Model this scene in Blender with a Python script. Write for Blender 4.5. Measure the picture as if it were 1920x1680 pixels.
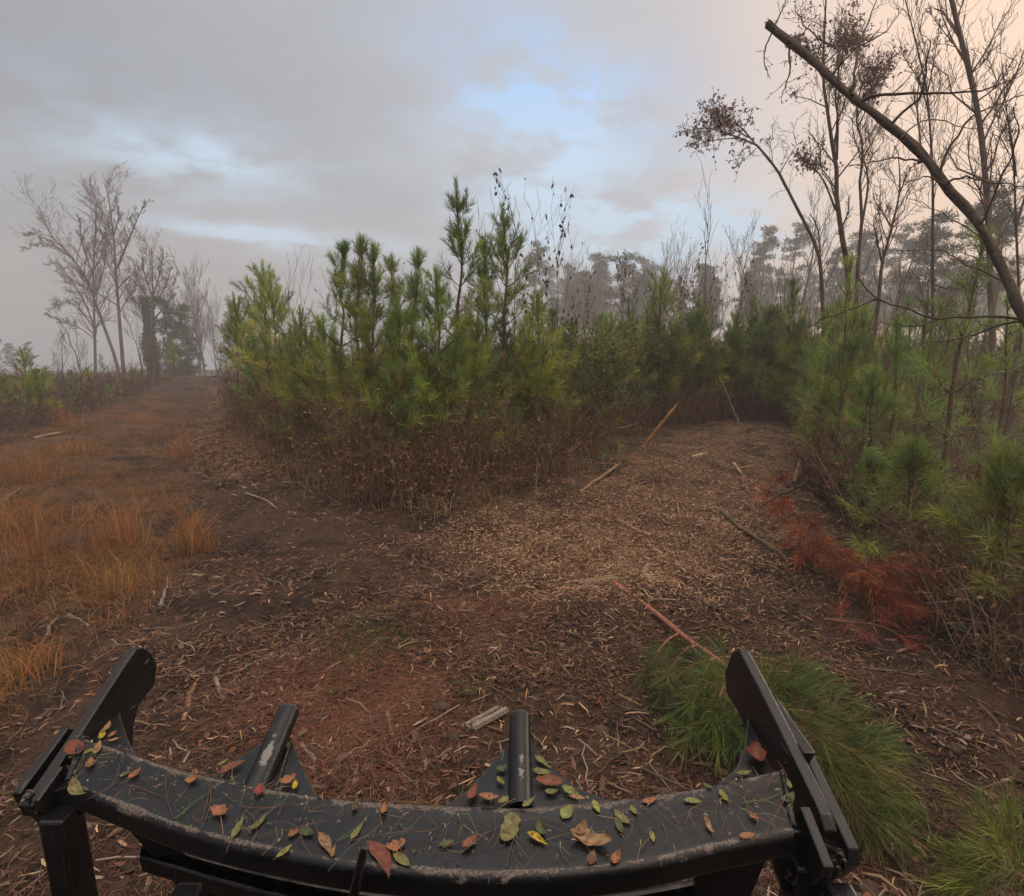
import bpy, math, random
import numpy as np
from mathutils import Vector, Matrix
S = bpy.context.scene
COL = S.collection
for _o in list(bpy.data.objects):
    bpy.data.objects.remove(_o)
R = math.radians
rs = np.random.RandomState

# ------------------------------------------------------------------ camera
CAM_H, PITCH, FPX = 2.5, R(10.8), 1047.0            # photograph is 1920 x 1680
cd = bpy.data.cameras.new('camera')
cam = bpy.data.objects.new('camera', cd)
COL.objects.link(cam)
cam.location = (0, 0, CAM_H)
cam.rotation_euler = (R(90) - PITCH, 0, 0)
cd.sensor_fit = 'HORIZONTAL'; cd.sensor_width = 36.0
cd.lens = 36.0 * FPX / 1920.0
cd.clip_start = 0.05; cd.clip_end = 1000.0
S.camera = cam
S.view_settings.view_transform = 'Standard'
S.view_settings.look = 'None'
S.view_settings.exposure = 0.4
S.view_settings.gamma = 1.0
S.render.engine = 'CYCLES'
S.cycles.use_denoising = True
S.cycles.max_bounces = 5
S.cycles.diffuse_bounces = 3
S.cycles.glossy_bounces = 2
S.cycles.transmission_bounces = 3
S.cycles.volume_bounces = 0
S.cycles.sample_clamp_indirect = 6.0

# ------------------------------------------------------------------ nodes
def nd(nt, t, ins=None, **props):
    n = nt.nodes.new(t)
    for k, v in props.items(): setattr(n, k, v)
    for k, v in (ins or {}).items():
        if isinstance(v, bpy.types.NodeSocket): nt.links.new(v, n.inputs[k])
        else: n.inputs[k].default_value = v
    return n
def mt(nt, op, a, b=0.0, c=None, clamp=False):
    ins = {0: a, 1: b}
    if c is not None: ins[2] = c
    return nd(nt, 'ShaderNodeMath', ins, operation=op, use_clamp=clamp).outputs[0]
def mix(nt, f, a, b, blend='MIX'):
    n = nd(nt, 'ShaderNodeMix', None, data_type='RGBA', blend_type=blend)
    for i, v in ((0, f), (6, a), (7, b)):
        if isinstance(v, bpy.types.NodeSocket): nt.links.new(v, n.inputs[i])
        else: n.inputs[i].default_value = v if i == 0 else (*v[:3], 1.0)
    return n.outputs[2]
def noise(nt, vec, scale, detail=4.0, rough=0.55):
    return nd(nt, 'ShaderNodeTexNoise', {'Vector': vec, 'Scale': scale, 'Detail': detail, 'Roughness': rough}).outputs['Fac']
def ramp(nt, v, a, b, lo=0.0, hi=1.0):
    return nd(nt, 'ShaderNodeMapRange', {0: v, 1: a, 2: b, 3: lo, 4: hi}, interpolation_type='SMOOTHSTEP').outputs[0]

def ray(px, py):
    x, yd = (px - 960.0) / FPX, (py - 840.0) / FPX
    c, s = math.cos(PITCH), math.sin(PITCH)
    return np.array([x, c - yd * s, -s - yd * c])
def azel(px, py):
    d = ray(px, py); d = d / np.linalg.norm(d)
    return math.atan2(d[0], d[1]), math.asin(d[2])

# ------------------------------------------------------------------ world: broken overcast at dawn
SUN_AZ, SUN_EL = R(52), R(14)
W = bpy.data.worlds.new('World'); S.world = W; W.use_nodes = True
nt = W.node_tree; nt.nodes.clear()
tc = nd(nt, 'ShaderNodeTexCoord').outputs['Generated']
sp = nd(nt, 'ShaderNodeSeparateXYZ', {0: tc})
dx, dy, dz = sp.outputs
el = mt(nt, 'ARCSINE', dz)
az = mt(nt, 'ARCTAN2', dx, dy)
zz = mt(nt, 'ADD', mt(nt, 'MAXIMUM', dz, 0.0), 0.16)
cv = nd(nt, 'ShaderNodeCombineXYZ', {0: mt(nt, 'DIVIDE', dx, zz), 1: mt(nt, 'DIVIDE', dy, zz), 2: 0.0}).outputs[0]
n1 = noise(nt, cv, 0.9, 5.0, 0.5)
n2 = noise(nt, cv, 2.6, 6.0, 0.6)
sky = nd(nt, 'ShaderNodeTexSky', None, sky_type='NISHITA', sun_disc=False, sun_elevation=SUN_EL, sun_rotation=SUN_AZ).outputs[0]
grey = mix(nt, ramp(nt, n1, 0.32, 0.68), (3.75, 4.0, 4.5), (4.6, 4.6, 4.85))
darkl = ramp(nt, az, -0.75, 0.1, 0.70, 1.0)           # thicker cloud away from the sunrise
grey = mix(nt, 1.0, grey, nd(nt, 'ShaderNodeCombineXYZ', {0: darkl, 1: darkl, 2: darkl}).outputs[0], 'MULTIPLY')
# dawn glow round the sun's azimuth
warm = mt(nt, 'MULTIPLY', ramp(nt, az, 0.20, 0.64), ramp(nt, el, 1.1, 0.45))
grey = mix(nt, mt(nt, 'MULTIPLY', warm, 0.88), grey, (11.0, 7.3, 4.5))
pinkf = ramp(nt, az, 0.05, 0.42)
grey = mix(nt, mt(nt, 'MULTIPLY', pinkf, 0.35), grey, (6.6, 5.7, 5.6))
def gap(px, py, sa, se, amt):
    a0, e0 = azel(px, py)
    qa = mt(nt, 'POWER', mt(nt, 'ABSOLUTE', mt(nt, 'DIVIDE', mt(nt, 'SUBTRACT', az, a0), sa)), 2.0)
    qe = mt(nt, 'POWER', mt(nt, 'ABSOLUTE', mt(nt, 'DIVIDE', mt(nt, 'SUBTRACT', el, e0), se)), 2.0)
    return mt(nt, 'MULTIPLY', mt(nt, 'EXPONENT', mt(nt, 'MULTIPLY', mt(nt, 'ADD', qa, qe), -1.0)), amt)
tot = 0.0
for g in ((1020, 195, .13, .075, 1.0), (930, 60, .22, .10, .22), (1100, 330, .25, .11, .5), (400, 300, .14, .045, .6), (395, 430, .09, .013, .7), (180, 260, .22, .10, .25),
          (650, 465, .14, .022, .5), (1270, 450, .15, .05, 1.5), (1150, 425, .12, .03, .7), (1010, 400, .10, .06, .5), (520, 445, .10, .02, .5)):
    tot = mt(nt, 'ADD', tot, gap(*g))
gapf = mt(nt, 'MULTIPLY', tot, ramp(nt, n2, 0.34, 0.62, 0.15, 1.3), clamp=True)
blue = mix(nt, 0.12, (3.7, 5.9, 9.2), sky)
lowb = ramp(nt, el, 0.22, 0.45)
blue = mix(nt, lowb, (5.2, 6.9, 8.5), blue)
skyc = mix(nt, gapf, grey, blue)
skyc = mix(nt, 0.03, skyc, sky)
top = ramp(nt, el, 0.55, 1.2, 1.0, 5.4); topg = ramp(nt, el, 0.55, 1.2, 1.0, 4.7); topb = ramp(nt, el, 0.55, 1.2, 1.0, 3.9)
skyc = mix(nt, 1.0, skyc, nd(nt, 'ShaderNodeCombineXYZ', {0: top, 1: topg, 2: topb}).outputs[0], 'MULTIPLY')
bg = nd(nt, 'ShaderNodeBackground', {'Color': skyc, 'Strength': 0.1})
nt.links.new(bg.outputs[0], nd(nt, 'ShaderNodeOutputWorld').inputs[0])

ld = bpy.data.lights.new('sun', 'SUN'); ld.energy = 0.6; ld.angle = R(14); ld.color = (1.0, 0.91, 0.82)
lo = bpy.data.objects.new('sun', ld); COL.objects.link(lo)
sd = Vector((math.sin(SUN_AZ) * math.cos(SUN_EL), math.cos(SUN_AZ) * math.cos(SUN_EL), math.sin(SUN_EL)))
lo.rotation_euler = (-sd).to_track_quat('-Z', 'Y').to_euler()
lo.location = (20, 20, 30)

# ------------------------------------------------------------------ placing helpers
def ghf(x, y):
    x = np.asarray(x, float); y = np.asarray(y, float)
    h = .05 * np.sin(.9 * x + .4 * y + 1) + .04 * np.sin(.5 * x - 1.1 * y) + .025 * np.sin(2.3 * x + 1.7 * y + 2) + .02 * np.sin(3.9 * x - 2.9 * y) + .012 * np.sin(7.1 * x + 5.3 * y + .5) + .012 * np.sin(6.3 * y - 8.4 * x)
    rr, az_ = np.hypot(x, y), np.arctan2(x, y)
    q = np.clip((rr - 46) / 45, 0, 1); w = np.clip((-.12 - az_) / .3, 0, 1); h = h - 7 * q * q * (3 - 2 * q) * w * (np.abs(az_) < 2.4)
    for mx, my, s, a in MOUNDS:
        h = h + a * np.exp(-((x - mx) ** 2 + (y - my) ** 2) / s ** 2)
    return h
MOUNDS = []
def G(px, py, z=None):                               # the ground (or level z) seen at a pixel
    d = ray(px, py); zz = 0.0 if z is None else z
    for _ in range(1 if z is not None else 6):
        t = (zz - CAM_H) / min(d[2], -1e-3)
        p = np.array([0, 0, CAM_H]) + d * t
        if z is None: zz = float(ghf(p[0], p[1]))
    p[2] = zz
    return p
def AY(px, py, Y):                                   # a pixel at forward distance Y
    d = ray(px, py); return np.array([0, 0, CAM_H]) + d * (Y / d[1])
def AX(px, py, X):
    d = ray(px, py); return np.array([0, 0, CAM_H]) + d * (X / d[0])
_mr = rs(3)
for _k in range(90):
    _q = math.radians(_mr.uniform(-44, 44)); _d = 1.8 * (9 / 1.8) ** _mr.rand(); MOUNDS.append((_d * math.sin(_q), _d * math.cos(_q), _mr.uniform(.10, .32) * (.6 + _d * .12), _mr.uniform(-.05, .075)))
for _px, _py, _s, _a in ((1050, 1150, .45, .10), (1250, 1130, .4, .08), (800, 1180, .35, .07), (330, 1130, .4, .07), (1500, 1060, .4, .08), (620, 1050, .6, .06), (300, 1240, .35, .05)):
    _g = G(_px, _py, 0.0); MOUNDS.append((_g[0], _g[1], _s, _a))

# ------------------------------------------------------------------ mesh builder
class MB:
    def __init__(self): self.v, self.f3, self.f4, self.c, self.n = [], [], [], [], 0
    def add(self, v, f3=None, f4=None, c=None):
        v = np.asarray(v, float).reshape(-1, 3)
        if f3 is not None and len(f3): self.f3.append(np.asarray(f3, int) + self.n)
        if f4 is not None and len(f4): self.f4.append(np.asarray(f4, int) + self.n)
        c = np.ones((len(v), 3)) * .5 if c is None else np.broadcast_to(np.asarray(c, float), (len(v), 3))
        self.v.append(v); self.c.append(c); self.n += len(v)
    def tubes(self, P, r, sides=4, c=None, cap=False):
        """P (N,K,3), r (N,K): tapering tubes."""
        P = np.asarray(P, float); N, K, _ = P.shape; r = np.broadcast_to(np.asarray(r, float), (N, K))
        T = np.gradient(P, axis=1); T /= np.linalg.norm(T, axis=2, keepdims=True) + 1e-9
        ref = np.where(np.abs(T[:, :1, 2:3]) > .8, [[[1., 0, 0]]], [[[0, 0, 1.]]])
        A = np.cross(T, ref); A /= np.linalg.norm(A, axis=2, keepdims=True) + 1e-9
        B = np.cross(T, A)
        a = np.arange(sides) * 2 * math.pi / sides
        V = P[:, :, None] + r[:, :, None, None] * (np.cos(a)[None, None, :, None] * A[:, :, None] + np.sin(a)[None, None, :, None] * B[:, :, None])
        i = np.arange(N)[:, None, None] * K * sides + np.arange(K - 1)[None, :, None] * sides + np.arange(sides)[None, None, :]
        j = np.arange(N)[:, None, None] * K * sides + np.arange(K - 1)[None, :, None] * sides + ((np.arange(sides) + 1) % sides)[None, None, :]
        f = np.stack([i, j, j + sides, i + sides], -1).reshape(-1, 4)
        if c is not None:
            c = np.asarray(c, float)
            if c.ndim == 2: c = np.repeat(c, K * sides, 0)
        base = self.n
        self.add(V.reshape(-1, 3), None, f, c)
        if cap and sides >= 3:
            for k in range(N):
                for e, fl in ((0, 1), (K - 1, 0)):
                    ring = base + k * K * sides + e * sides + np.arange(sides)
                    self.v.append(P[k, e][None]); cc = self.c[-1][:1] if c is None else (np.asarray(c)[:1] if np.asarray(c).ndim > 1 else np.asarray(c)[None])
                    self.c.append(np.broadcast_to(cc, (1, 3))); ci = self.n; self.n += 1
                    rr = np.roll(ring, -1)
                    self.f3.append(np.stack([np.full(sides, ci), rr if not fl else ring, ring if not fl else rr], -1))
    def strips(self, P, w, side, c=None, shape=None):
        """P (N,K,3) centre lines, w (N,) half widths, side (N,3)."""
        P = np.asarray(P, float); N, K, _ = P.shape
        sh = np.ones(K) if shape is None else np.asarray(shape, float)
        off = side[:, None, :] * (np.asarray(w)[:, None] * sh[None])[:, :, None]
        V = np.stack([P - off, P + off], 2)
        i = np.arange(N)[:, None] * K * 2 + np.arange(K - 1)[None] * 2
        f = np.stack([i, i + 1, i + 3, i + 2], -1).reshape(-1, 4)
        if c is not None and np.asarray(c).ndim == 2: c = np.repeat(np.asarray(c), K * 2, 0)
        self.add(V.reshape(-1, 3), None, f, c)
    def leaves(self, P, D, sd, L, w, c=None, droop=0.0):
        """single pointed needles / leaves: base P, direction D, side sd (N,3), length L, half width w."""
        N = len(P); L = np.broadcast_to(L, (N,)); w = np.broadcast_to(w, (N,))
        mid = P + D * (L * .5)[:, None]; tip = P + D * L[:, None]; tip[:, 2] -= droop * L; mid[:, 2] -= droop * L * .25
        V = np.stack([P - sd * (w * .7)[:, None], P + sd * (w * .7)[:, None], mid + sd * w[:, None], mid - sd * w[:, None], tip], 1)
        i = np.arange(N) * 5
        if c is not None and np.asarray(c).ndim == 2: c = np.repeat(np.asarray(c), 5, 0)
        self.add(V.reshape(-1, 3), np.stack([i + 3, i + 2, i + 4], -1), np.stack([i, i + 1, i + 2, i + 3], -1), c)
    def mesh(self, name):
        V = np.concatenate(self.v); Cc = np.concatenate(self.c)
        f3 = np.concatenate(self.f3) if self.f3 else np.zeros((0, 3), int)
        f4 = np.concatenate(self.f4) if self.f4 else np.zeros((0, 4), int)
        me = bpy.data.meshes.new(name)
        me.vertices.add(len(V)); me.vertices.foreach_set('co', V.astype(np.float32).ravel())
        me.loops.add(f3.size + f4.size); me.loops.foreach_set('vertex_index', np.concatenate([f3.ravel(), f4.ravel()]).astype(np.int32))
        me.polygons.add(len(f3) + len(f4))
        me.polygons.foreach_set('loop_start', np.concatenate([np.arange(len(f3)) * 3, f3.size + np.arange(len(f4)) * 4]).astype(np.int32))
        me.update(calc_edges=True)
        at = me.color_attributes.new('Col', 'FLOAT_COLOR', 'POINT')
        at.data.foreach_set('color', np.concatenate([Cc, np.ones((len(Cc), 1))], 1).astype(np.float32).ravel())
        return me
    def build(self, name, mat, parent=None, smooth=False):
        me = self.mesh(name); me.materials.append(mat)
        if smooth: me.shade_smooth()
        return link(name, me, parent)
def link(name, me, parent=None):
    o = bpy.data.objects.new(name, me); COL.objects.link(o)
    if parent is not None: o.parent = parent
    return o
def tag(o, label, cat, group=None, kind=None):
    if label: o['label'] = label
    if cat: o['category'] = cat
    if group: o['group'] = group
    if kind: o['kind'] = kind
    return o
def thing(name, label, cat, loc=(0, 0, 0), rz=0.0, group=None):
    o = bpy.data.objects.new(name, None); o.empty_display_size = .1; COL.objects.link(o)
    o.location = [float(q) for q in loc]; o.rotation_euler = (0, 0, rz)
    return tag(o, label, cat, group)
def dup(root, loc, rz, sc, label, group=None, tilt=(0, 0)):
    r = root.copy(); COL.objects.link(r)
    r.location = [float(q) for q in loc]; r.rotation_euler = (tilt[0], tilt[1], rz); r.scale = (sc, sc, sc)
    r['label'] = label
    if group: r['group'] = group
    elif 'group' in r: del r['group']
    for ch in root.children:
        c = ch.copy(); COL.objects.link(c); c.parent = r
    return r
def unit(v): return v / (np.linalg.norm(v, axis=-1, keepdims=True) + 1e-9)
def rdir(rng, n): return unit(rng.normal(size=(n, 3)))
def perp(D, rng): return unit(np.cross(D, rdir(rng, len(D))))
def inpoly(P, poly):
    x, y = P[:, 0], P[:, 1]; ins = np.zeros(len(P), bool); n = len(poly)
    for i in range(n):
        x0, y0 = poly[i][:2]; x1, y1 = poly[(i + 1) % n][:2]
        c = ((y0 > y) != (y1 > y)) & (x < (x1 - x0) * (y - y0) / (y1 - y0 + 1e-12) + x0)
        ins ^= c
    return ins
def GP(pts): return [tuple(G(*p)[:2]) for p in pts]
def scatter(rng, n, poly=None, rmin=1.0, rmax=40.0, half=R(52), pw=2.0):
    """n ground points with density falling as 1/r**pw, inside a world polygon."""
    out = []; tot = 0
    for _ in range(400):
        u = rng.rand(n * 2)
        if pw == 2.0: r = rmin * (rmax / rmin) ** u
        else:
            k = 2.0 - pw; r = (rmin ** k + u * (rmax ** k - rmin ** k)) ** (1 / k)
        a = rng.uniform(-half, half, n * 2)
        P = np.stack([r * np.sin(a), r * np.cos(a)], -1)
        if poly is not None: P = P[inpoly(P, poly)]
        out.append(P); tot += len(P)
        if tot >= n: break
    P = np.concatenate(out)[:n]
    return np.concatenate([P, ghf(P[:, 0], P[:, 1])[:, None]], 1)
def pal(rng, n, cols, jit=.25):
    c = np.asarray(cols, float)[rng.randint(0, len(cols), n)]
    return c * (1 + rng.uniform(-jit, jit, (n, 1))) * (1 + rng.uniform(-.08, .08, (n, 3)))

# ------------------------------------------------------------------ materials
def newmat(name):
    m = bpy.data.materials.new(name); m.use_nodes = True; m.node_tree.nodes.clear()
    return m, m.node_tree
def out(nt, sh): nt.links.new(sh, nd(nt, 'ShaderNodeOutputMaterial').inputs[0])
def colmat(name, rough=.8, spec=.2, transl=0.0, rnd=.12, bump=0.0, bscale=60.0, tint=(1, 1, 1)):
    m, nt = newmat(name)
    c = nd(nt, 'ShaderNodeVertexColor', None, layer_name='Col').outputs[0]
    oi = nd(nt, 'ShaderNodeObjectInfo').outputs['Random']
    hs = nd(nt, 'ShaderNodeHueSaturation', {'Hue': mt(nt, 'ADD', mt(nt, 'MULTIPLY', oi, rnd * .35), .5 - rnd * .17), 'Saturation': 1.0,
            'Value': mt(nt, 'ADD', mt(nt, 'MULTIPLY', mt(nt, 'FRACT', mt(nt, 'MULTIPLY', oi, 7.31)), rnd * 3), 1 - rnd * 1.5), 'Color': c}).outputs[0]
    ins = {'Base Color': hs, 'Roughness': rough, 'Specular IOR Level': spec}
    if bump:
        g = nd(nt, 'ShaderNodeTexCoord').outputs['Object']
        nn = noise(nt, g, bscale, 5.0, .65)
        ins['Normal'] = nd(nt, 'ShaderNodeBump', {'Strength': bump, 'Distance': .01, 'Height': nn}).outputs[0]
        ins['Base Color'] = mix(nt, 1.0, hs, nd(nt, 'ShaderNodeMapRange', {0: nn, 1: .3, 2: .7, 3: .55, 4: 1.35}).outputs[0], 'MULTIPLY')
    b = nd(nt, 'ShaderNodeBsdfPrincipled', ins).outputs[0]
    if transl:
        t = nd(nt, 'ShaderNodeBsdfTranslucent', {'Color': hs}).outputs[0]
        b = nd(nt, 'ShaderNodeMixShader', {0: transl, 1: b, 2: t}).outputs[0]
    out(nt, b); return m
M_NEEDLE = colmat('pine_needles', .55, .3, .30, .16)
M_LEAF = colmat('leaf', .5, .35, .25, .05)
M_DEADLEAF = colmat('dead_leaf', .7, .2, .2, .08)
M_BARK = colmat('bark', .85, .2, 0, .08, .9, 35.0)
M_TWIG = colmat('twig', .8, .2, 0, .1)
M_WOOD = colmat('split_wood', .75, .25, 0, .05, .5, 50.0)
M_LITTER = colmat('litter', .75, .25, 0, 0)
M_GRASS = colmat('grass', .7, .2, .25, .06)

def soil_material():
    m, nt = newmat('soil')
    g = nd(nt, 'ShaderNodeNewGeometry').outputs['Position']
    c = nd(nt, 'ShaderNodeVertexColor', None, layer_name='Col').outputs[0]
    a = noise(nt, g, 1.3, 6, .6); b = noise(nt, g, 9, 6, .7); d = noise(nt, g, 45, 5, .7)
    c = mix(nt, mt(nt, 'MULTIPLY', ramp(nt, a, .44, .60), .85), c, (.015, .010, .008))
    c = mix(nt, mt(nt, 'MULTIPLY', ramp(nt, b, .50, .68), .55), c, (.11, .062, .036))
    c = mix(nt, 1.0, c, nd(nt, 'ShaderNodeMapRange', {0: d, 1: .3, 2: .7, 3: .35, 4: 1.6}).outputs[0], 'MULTIPLY')
    hgt = mt(nt, 'ADD', mt(nt, 'MULTIPLY', b, .5), mt(nt, 'MULTIPLY', d, .5))
    nrm = nd(nt, 'ShaderNodeBump', {'Strength': 1.0, 'Distance': .05, 'Height': hgt}).outputs[0]
    out(nt, nd(nt, 'ShaderNodeBsdfPrincipled', {'Base Color': c, 'Roughness': .85, 'Specular IOR Level': .2, 'Normal': nrm}).outputs[0])
    return m
def steel_material():
    m, nt = newmat('black_painted_steel')
    ge = nd(nt, 'ShaderNodeNewGeometry'); g = ge.outputs['Position']
    bv = nd(nt, 'ShaderNodeBevel', {'Radius': .011}, samples=4).outputs[0]
    dt = nd(nt, 'ShaderNodeVectorMath', {0: bv, 1: ge.outputs['Normal']}, operation='DOT_PRODUCT').outputs['Value']
    edge = mt(nt, 'SUBTRACT', 1.0, dt)
    n_a = noise(nt, g, 22, 6, .7); n_b = noise(nt, g, 140, 3, .6); n_c = noise(nt, g, 5, 4, .6)
    wear = ramp(nt, mt(nt, 'ADD', mt(nt, 'MULTIPLY', edge, 1.9), mt(nt, 'MULTIPLY', mt(nt, 'SUBTRACT', n_a, .5), .9)), .20, .34)
    att = nd(nt, 'ShaderNodeVertexColor', None, layer_name='Col').outputs[0]
    wv = nd(nt, 'ShaderNodeSeparateColor', {0: att}).outputs[0]
    scr = ramp(nt, mt(nt, 'ADD', mt(nt, 'ADD', wv, mt(nt, 'MULTIPLY', mt(nt, 'SUBTRACT', n_c, .5), 1.3)), mt(nt, 'MULTIPLY', mt(nt, 'SUBTRACT', n_a, .5), 1.6)), .76, .90)
    wear = mt(nt, 'MAXIMUM', wear, scr)
    # long fine scratches
    sv = nd(nt, 'ShaderNodeMapping', {'Vector': g, 'Scale': (130, 9, 40), 'Rotation': (0, 0, .5)}).outputs[0]
    sc = ramp(nt, noise(nt, sv, 1.0, 2, .5), .70, .735)
    dust = ramp(nt, n_b, .62, .72)
    c = mix(nt, ramp(nt, n_c, .35, .7), (.0035, .0042, .006), (.009, .010, .012))
    c = mix(nt, mt(nt, 'MULTIPLY', dust, .35), c, (.10, .085, .07))
    c = mix(nt, mt(nt, 'MULTIPLY', sc, .45), c, (.16, .15, .14))
    worn = mix(nt, ramp(nt, n_b, .4, .6), (.05, .038, .03), (.13, .11, .095))
    worn = mix(nt, nd(nt, 'ShaderNodeSeparateColor', {0: att}).outputs[1], worn, (.17, .165, .16))
    c = mix(nt, wear, c, worn)
    ro = mt(nt, 'ADD', mt(nt, 'MULTIPLY', n_a, .25), mt(nt, 'ADD', .20, mt(nt, 'MULTIPLY', wear, .2)))
    nrm = nd(nt, 'ShaderNodeBump', {'Strength': .35, 'Distance': .003, 'Height': mt(nt, 'SUBTRACT', n_b, mt(nt, 'MULTIPLY', wear, -.8))}).outputs[0]
    out(nt, nd(nt, 'ShaderNodeBsdfPrincipled', {'Base Color': c, 'Roughness': ro, 'Specular IOR Level': .35, 'Normal': nrm}).outputs[0])
    return m
M_SOIL = soil_material(); M_STEEL = steel_material()

# ------------------------------------------------------------------ ground
P_GRASS = GP([(-200, 870), (0, 822), (130, 790), (300, 735), (340, 760), (350, 800), (330, 860), (330, 950), (350, 1040), (235, 1150), (150, 1250), (50, 1330), (-200, 1400)])
P_CLEAR = GP([(1085, 930), (1200, 846), (1300, 795), (1490, 803), (1512, 870), (1470, 960), (1400, 1060), (1180, 1110), (960, 1080), (860, 1000), (930, 960)])
P_TRAIL = GP([(395, 715), (440, 735), (560, 880), (480, 900), (380, 860), (350, 830), (392, 770)])
P_NEEDLE = GP([(525, 1280), (640, 1240), (760, 1290), (790, 1370), (650, 1430), (510, 1390)])
P_NEEDLE2 = GP([(800, 1150), (850, 1115), (980, 1130), (1010, 1165), (900, 1190)])
E_RIGHT = [(1500, 792), (1530, 850), (1500, 905), (1580, 985), (1660, 1070), (1770, 1210), (1900, 1330), (2100, 1420)]
P_THICK = GP([(412, 716), (432, 795), (560, 878), (655, 928), (770, 955), (900, 925), (1030, 888), (1115, 850), (1190, 800), (1290, 782), (1400, 778)] + E_RIGHT) + [(20, 6), (45, 20), (45, 60), (-20, 60)]
P_LEFT = GP([(-300, 905), (-60, 838), (0, 826), (115, 792), (200, 768), (330, 712), (402, 692)]) + [(-24, 70), (-70, 70), (-50, 12)]
def build_ground():
    nr, na = 420, 560
    r = np.concatenate([[0.0], .35 * (220 / .35) ** (np.arange(nr) / (nr - 1.0))])
    a = np.arange(na) * 2 * math.pi / na
    RR, AA = np.meshgrid(r, a, indexing='ij')
    X, Y = RR * np.sin(AA), RR * np.cos(AA)
    Z = ghf(X, Y); V = np.stack([X, Y, Z], -1).reshape(-1, 3)
    rng = rs(1)
    J = V[:, :2] + np.stack([np.sin(V[:, 0] * 3.1 + V[:, 1] * 1.7), np.sin(V[:, 1] * 2.7 - V[:, 0] * 2.2)], -1) * .3 + rng.normal(size=(len(V), 2)) * .22
    c = np.empty((len(V), 3)); c[:] = (.058, .034, .022)
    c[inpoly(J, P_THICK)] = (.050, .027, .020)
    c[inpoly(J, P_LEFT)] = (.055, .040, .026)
    c[inpoly(J, P_GRASS)] = (.095, .054, .031)
    c[inpoly(J, P_TRAIL)] = (.105, .066, .046)
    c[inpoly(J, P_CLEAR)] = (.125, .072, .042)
    c[inpoly(J, P_NEEDLE)] = (.070, .038, .025)
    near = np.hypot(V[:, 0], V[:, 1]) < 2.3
    c[near] = c[near] * .75  # near soil painted darker: damp earth plus the machine's shade put into the colour
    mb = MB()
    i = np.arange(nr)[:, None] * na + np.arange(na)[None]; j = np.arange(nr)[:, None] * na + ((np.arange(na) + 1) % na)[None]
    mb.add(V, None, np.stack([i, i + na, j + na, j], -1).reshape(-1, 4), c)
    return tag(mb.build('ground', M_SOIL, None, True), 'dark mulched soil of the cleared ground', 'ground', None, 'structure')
build_ground()

# ------------------------------------------------------------------ loose litter (nobody could count it)
def chips(rng, P, L, wl, cols, flat=.25, jit=.35, bend=.08):
    """short curved flat chips and shreds lying on the ground."""
    N = len(P); L = rng.uniform(L[0], L[1], N) ** 1.0; a = rng.uniform(0, 2 * math.pi, N)
    D = np.stack([np.cos(a), np.sin(a), rng.normal(0, flat, N)], -1); D = unit(D)
    sd = unit(np.cross(D, np.stack([rng.normal(0, .5, N), rng.normal(0, .5, N), np.ones(N)], -1)))
    b = rng.normal(0, bend, (N, 1)) * sd
    c0 = P + np.array([0, 0, .006]) + np.stack([0 * L, 0 * L, rng.uniform(0, .018, N)], -1)
    K = np.stack([c0 - D * (L * .5)[:, None], c0 + b * L[:, None] + [0, 0, .004], c0 + D * (L * .5)[:, None]], 1)
    mb = MB(); mb.strips(K, rng.uniform(wl[0], wl[1], N), sd, pal(rng, N, cols, jit), (.7, 1, .55))
    return mb
def jitter(rng, P, s):
    Q = P.copy(); Q[:, :2] += rng.normal(0, s, (len(P), 2)) * np.clip(np.hypot(P[:, 0], P[:, 1]) / 4, .5, 2)[:, None]; return Q
def patch(P): return .6 * np.sin(P[:, 0] * 2.9 + 1.7 * np.sin(P[:, 1] * 1.9)) + .6 * np.sin(P[:, 1] * 3.3 + 1.5 * np.sin(P[:, 0] * 2.3 + 1)) + .3 * np.sin(P[:, 0] * 7.3 - P[:, 1] * 5.9)
def onground(P): P[:, 2] = ghf(P[:, 0], P[:, 1]); return P
rng = rs(11)
TAN = [(.34, .20, .11), (.26, .135, .072), (.44, .29, .17), (.12, .062, .036), (.18, .098, .058), (.09, .05, .032)]
DRK = [(.05, .028, .018), (.07, .036, .022), (.026, .016, .012), (.095, .05, .03), (.14, .08, .048), (.034, .02, .014), (.09, .04, .025)]
Pa = scatter(rng, 150000, None, 1.15, 16); Pa = Pa[~inpoly(jitter(rng, Pa, .3), P_GRASS) | (rng.rand(len(Pa)) < .35)]; Pa = Pa[patch(Pa) + rng.normal(0, .45, len(Pa)) > -.2]
tag(chips(rng, Pa, (.012, .06), (.001, .0036), DRK).build('mulch_litter', M_LITTER), 'dark shredded mulch and leaf litter covering the soil', 'mulch', None, 'stuff')
Pm = scatter(rng, 75000, None, 3.6, 18, R(47), 1.5); Pm = Pm[~inpoly(jitter(rng, Pm, .3), P_GRASS) | (rng.rand(len(Pm)) < .3)]; Pm = Pm[~inpoly(Pm, P_THICK) | (rng.rand(len(Pm)) < .4)]
Pm = Pm[inpoly(jitter(rng, Pm, .5), P_CLEAR) | (patch(Pm) + rng.normal(0, .4, len(Pm)) > -.1)]
tag(chips(rng, Pm, (.02, .09), (.0024, .0065), [(.085, .042, .025), (.12, .06, .034), (.045, .025, .017), (.16, .092, .052), (.105, .044, .027), (.21, .13, .078), (.06, .034, .022)], .3).build('mulch_litter', M_LITTER), 'reddish brown coarse mulch spread over the clearing and trail', 'mulch', None, 'stuff')
Pt = onground(jitter(rng, scatter(rng, 12000, P_TRAIL, 7, 42, R(50), 1.8), .2))
tag(chips(rng, Pt, (.04, .14), (.005, .013), [(.16, .08, .045), (.21, .115, .065), (.11, .058, .036), (.27, .165, .10), (.08, .045, .03)], .3).build('trail_litter', M_LITTER), 'reddish brown litter covering the trail beside the thicket', 'litter', None, 'stuff')
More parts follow.
